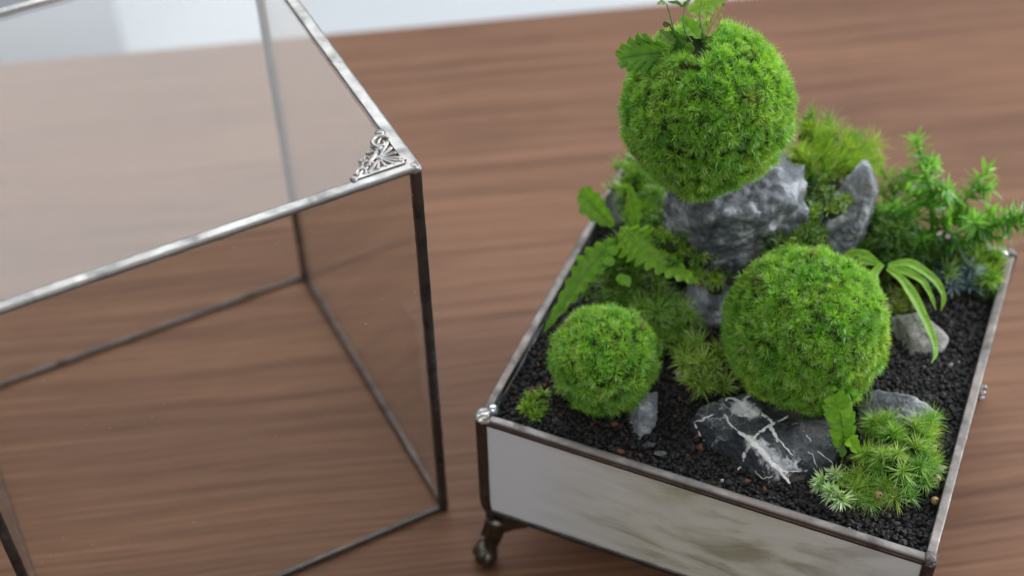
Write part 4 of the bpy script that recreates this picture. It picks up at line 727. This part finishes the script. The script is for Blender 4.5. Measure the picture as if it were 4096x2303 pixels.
# ---------------------------------------------------------------- seed pellets and chips
pm = mat_plain('pellet', (.30, .20, .085), .38, 0, .35, 700); pt = mat_plain('pellet_tip', (.10, .03, .02), .5)
for p, lab in zip(PTS['pellets'], ('round tan seed pellet, highest of those along the right edge of the hairy moss', 'round tan seed pellet beside the shiny flake near the right rim', 'yellowish seed pellet at the lower right edge of the hairy moss', 'tan seed pellet at the front of the hairy moss clump')):
    c = T(np.array(p)); root = thing('seed_pellet', tuple(c-[0, 0, .0016]), lab, 'seed', 'seed pellets around the hairy moss')
    V, F = blob(c, 1.55*mm, p[0], .06); build('pellet', V, F, pm, root, smooth=True); V, F = blob(c+np.array([.0004, -.0008, .0011]), .5*mm, p[1], .2); build('tip', V, F, pt, root, smooth=True)
for (u, v, r, colr, lab) in ((178-4.8, 47, 1.7, (.50, .42, .36), 'pale tan gravel chip by the right rim below the shiny flake'), (72, 13.5, 1.5, (.09, .11, .12), 'flat grey slate flake on the gravel by the front rim'), (66.5, 16, 1.7, (.05, .06, .07), 'dark slate sliver left of the grey flake by the front rim')):
    V, F = blob(T((u, v, ground(u, v)+1.0)), r*mm, u, .6, (1.25, .8, .5)); o = build('stone_chip', V, F, mat_plain('chip', colr, .6, 0, .3, 500)); tag(o, lab, 'stone chip')

# ---------------------------------------------------------------- glass cover
cover = thing('glass_cover', tuple(CF((CW/2, CD/2, 0))), 'open square glass cover with soldered metal edges and a lacy corner', 'glass cover')
cu_ = np.append(CU, 0); cv_ = np.append(CV, 0); th = 2.0
def pane(P0, a, b, c): V, F = box(CF(P0), a, b, c); build('glass_pane', V, F, GLASS, cover)
pane((1.6, .4, 1.2), cu_*(CW-3.2)*mm, cv_*th*mm, ez*(CHT-3)*mm); pane((1.6, CD-2.4, 1.2), cu_*(CW-3.2)*mm, cv_*th*mm, ez*(CHT-3)*mm)
pane((.4, 2.8, 1.2), cu_*th*mm, cv_*(CD-5.6)*mm, ez*(CHT-3)*mm); pane((CW-2.4, 2.8, 1.2), cu_*th*mm, cv_*(CD-5.6)*mm, ez*(CHT-3)*mm)
CUT = 22.0   # the lid sheet is cut across behind the lacy corner
o2 = [(1, 1), (CW-1-CUT, 1), (CW-1, 1+CUT), (CW-1, CD-1), (1, CD-1)]; V = CF(np.array([(a, b, z) for z in (CHT-1.6, CHT-.1) for a, b in o2])); F5 = np.array([[4, 3, 2, 1, 0], [5, 6, 7, 8, 9]]); F4 = np.array([[i, (i+1) % 5, (i+1) % 5+5, i+5] for i in range(5)])
build('glass_pane', V, [F5, F4], GLASS, cover)
tb = 5.0
for i, (A, B, sd) in enumerate((((.2, tb/2-.6, 0), (CW-.2, tb/2-.6, 0), cv_), ((.2, CD-tb/2+.6, 0), (CW-.2, CD-tb/2+.6, 0), cv_), ((tb/2-.6, .2, 0), (tb/2-.6, CD-.2, 0), cu_), ((CW-tb/2+.6, .2, 0), (CW-tb/2+.6, CD-.2, 0), cu_))):
    A, B = np.array(A, float), np.array(B, float)
    V, F = bar(CF(A+[0, 0, CHT-.7]), CF(B+[0, 0, CHT-.7]), tb*mm, 2.5*mm, sd, ez, 110, .00020, 4.0, 5+i*2.3); build('lid_bar', V, F, TIN, cover, smooth=True)
    off = np.array([0, 1.5, 0]) if i < 2 else np.array([1.5, 0, 0]); sgn = -1 if i in (0, 2) else 1
    A2, B2 = A.copy(), B.copy()
    ax_i = 1 if i < 2 else 0
    A2[ax_i] = B2[ax_i] = 1.3 if i in (0, 2) else ((CD if i < 2 else CW)-1.3)
    V, F = bar(CF(A2+[0, 0, 1.25]), CF(B2+[0, 0, 1.25]), 2.5*mm, 2.4*mm, sd, ez, 60, .00012, 3.5, 50+i); build('bottom_bar', V, F, PATINA, cover, smooth=True)
for i, (a, b) in enumerate(((1.4, 1.4), (CW-1.4, 1.4), (1.4, CD-1.4), (CW-1.4, CD-1.4))):
    V, F = bar(CF((a, b, .4)), CF((a, b, CHT-.4)), 4.0*mm, 4.0*mm, cu_, cv_, 90, .00014, 3.0, 70+i); build('upright_bar', V, F, PATINA, cover, smooth=True)
    V, F = blob(CF((a, b, CHT-1.2)), 2.5*mm, i*4.1, .2, (1, 1, .8)); build('solder_joint', V, F, TIN, cover, smooth=True)
# lacy corner ornament (a runs left along the front edge, b runs back along the right edge)
def FL(ab, z=.6): return CF(np.array([(CW-a, b, CHT+z+dz) for a, b, dz in [(4+(p[0]-4)*.86, 4+(p[1]-4)*.86, (tuple(p)+(0,))[2]) for p in ab]]))
fil = bpy.data.objects.new('lacy_corner', None); COL.objects.link(fil); fil.parent = cover; fil.location = Vector(CF((CW-6, 6, CHT)))-Vector(origin(cover))
PEW = mat_solder('pewter_lace', (.34, .335, .325), (.20, .198, .195), (.31, .295, .285), (.30, .37, .40), .38)
acc = Acc(); focus = (12.5, 11.5)
for k, q in enumerate(((4.6, 20), (4.8, 15.5), (4.6, 11.5), (4.4, 7.5), (4.6, 4.8), (8, 4.6), (12, 4.8), (16, 4.6), (20.5, 4.4))):
    P = spline([focus, ((focus[0]+q[0])/2, (focus[1]+q[1])/2), q], 8); V, F = tube(FL([tuple(p) for p in P]), np.linspace(.45, .95, 8)*mm, 8, True, .7); acc.add(V, F)
V, F, _ = acc.get(); build('ray', V, F, PEW, fil, smooth=True)
def scroll(c, r0, a0, a1, r1, tr, n=22, z=.6):
    t = np.linspace(0, 1, n); an = np.radians(a0+(a1-a0)*t); r = r0+(r1-r0)*t; V, F = tube(FL([(c[0]+x, c[1]+y, .5*math.sin(tt*3)) for x, y, tt in zip(r*np.cos(an), r*np.sin(an), t)], z), np.linspace(tr, tr*.75, n)*.8*mm, 8); build('scroll', V, F, PEW, fil, smooth=True)
scroll((7.2, 20.6), 4.2, -70, 170, 3.4, 1.25, 30); scroll((8.4, 19.4), 2.0, 150, 420, 1.0, .9); scroll((10.8, 17.4), 1.9, 100, 380, .8, .75); scroll((14.2, 14.4), 2.2, 60, 330, 1.0, .8); scroll((17.2, 13.2), 1.5, -30, 220, .7, .7); scroll((18.8, 9.8), 2.0, 20, 320, .9, .75); scroll((22.3, 6.2), 2.6, -20, 280, 1.2, .85)
V, F = tube(FL([(4.4, 24.5), (8, 22), (10, 18.5), (12, 15.5), (14, 13), (17, 11), (19.5, 8.2), (23, 6.4), (26.5, 4.0)]), np.array([.7, .65, .65, .9, 1.2, .8, .65, .7, .6])*mm, 8); build('edge_rail', V, F, PEW, fil, smooth=True)
acc = Acc()
for k, (a, b, r) in enumerate(((5.4, 26.3, 2.0), (26.8, 4.4, 1.5), (24.8, 6.8, 1.1), (19.8, 13.4, 1.1), (15.2, 16.8, 1.0), (11.6, 20, 1.0), (12.4, 11.6, 1.5), (21, 9.6, .9), (9.6, 15, .9), (16, 10.3, .9), (5.2, 5.6, 1.4))):
    acc.add(*blob(FL([(a, b)])[0], r*mm, k*2.2, .2, (1, 1, .6)))
V, F, _ = acc.get(); build('boss', V, F, TIN, fil, smooth=True)
V, F = box(FL([(4.2, 3.4)], .25)[0], -cu_*19*mm, cv_*1.6*mm, ez*.8*mm); build('base_strip', V, F, PEW, fil)
V, F = box(FL([(4.4, 5.2)], .25)[0], cu_*1.4*mm, cv_*16.5*mm, ez*.8*mm); build('base_strip', V, F, PEW, fil)
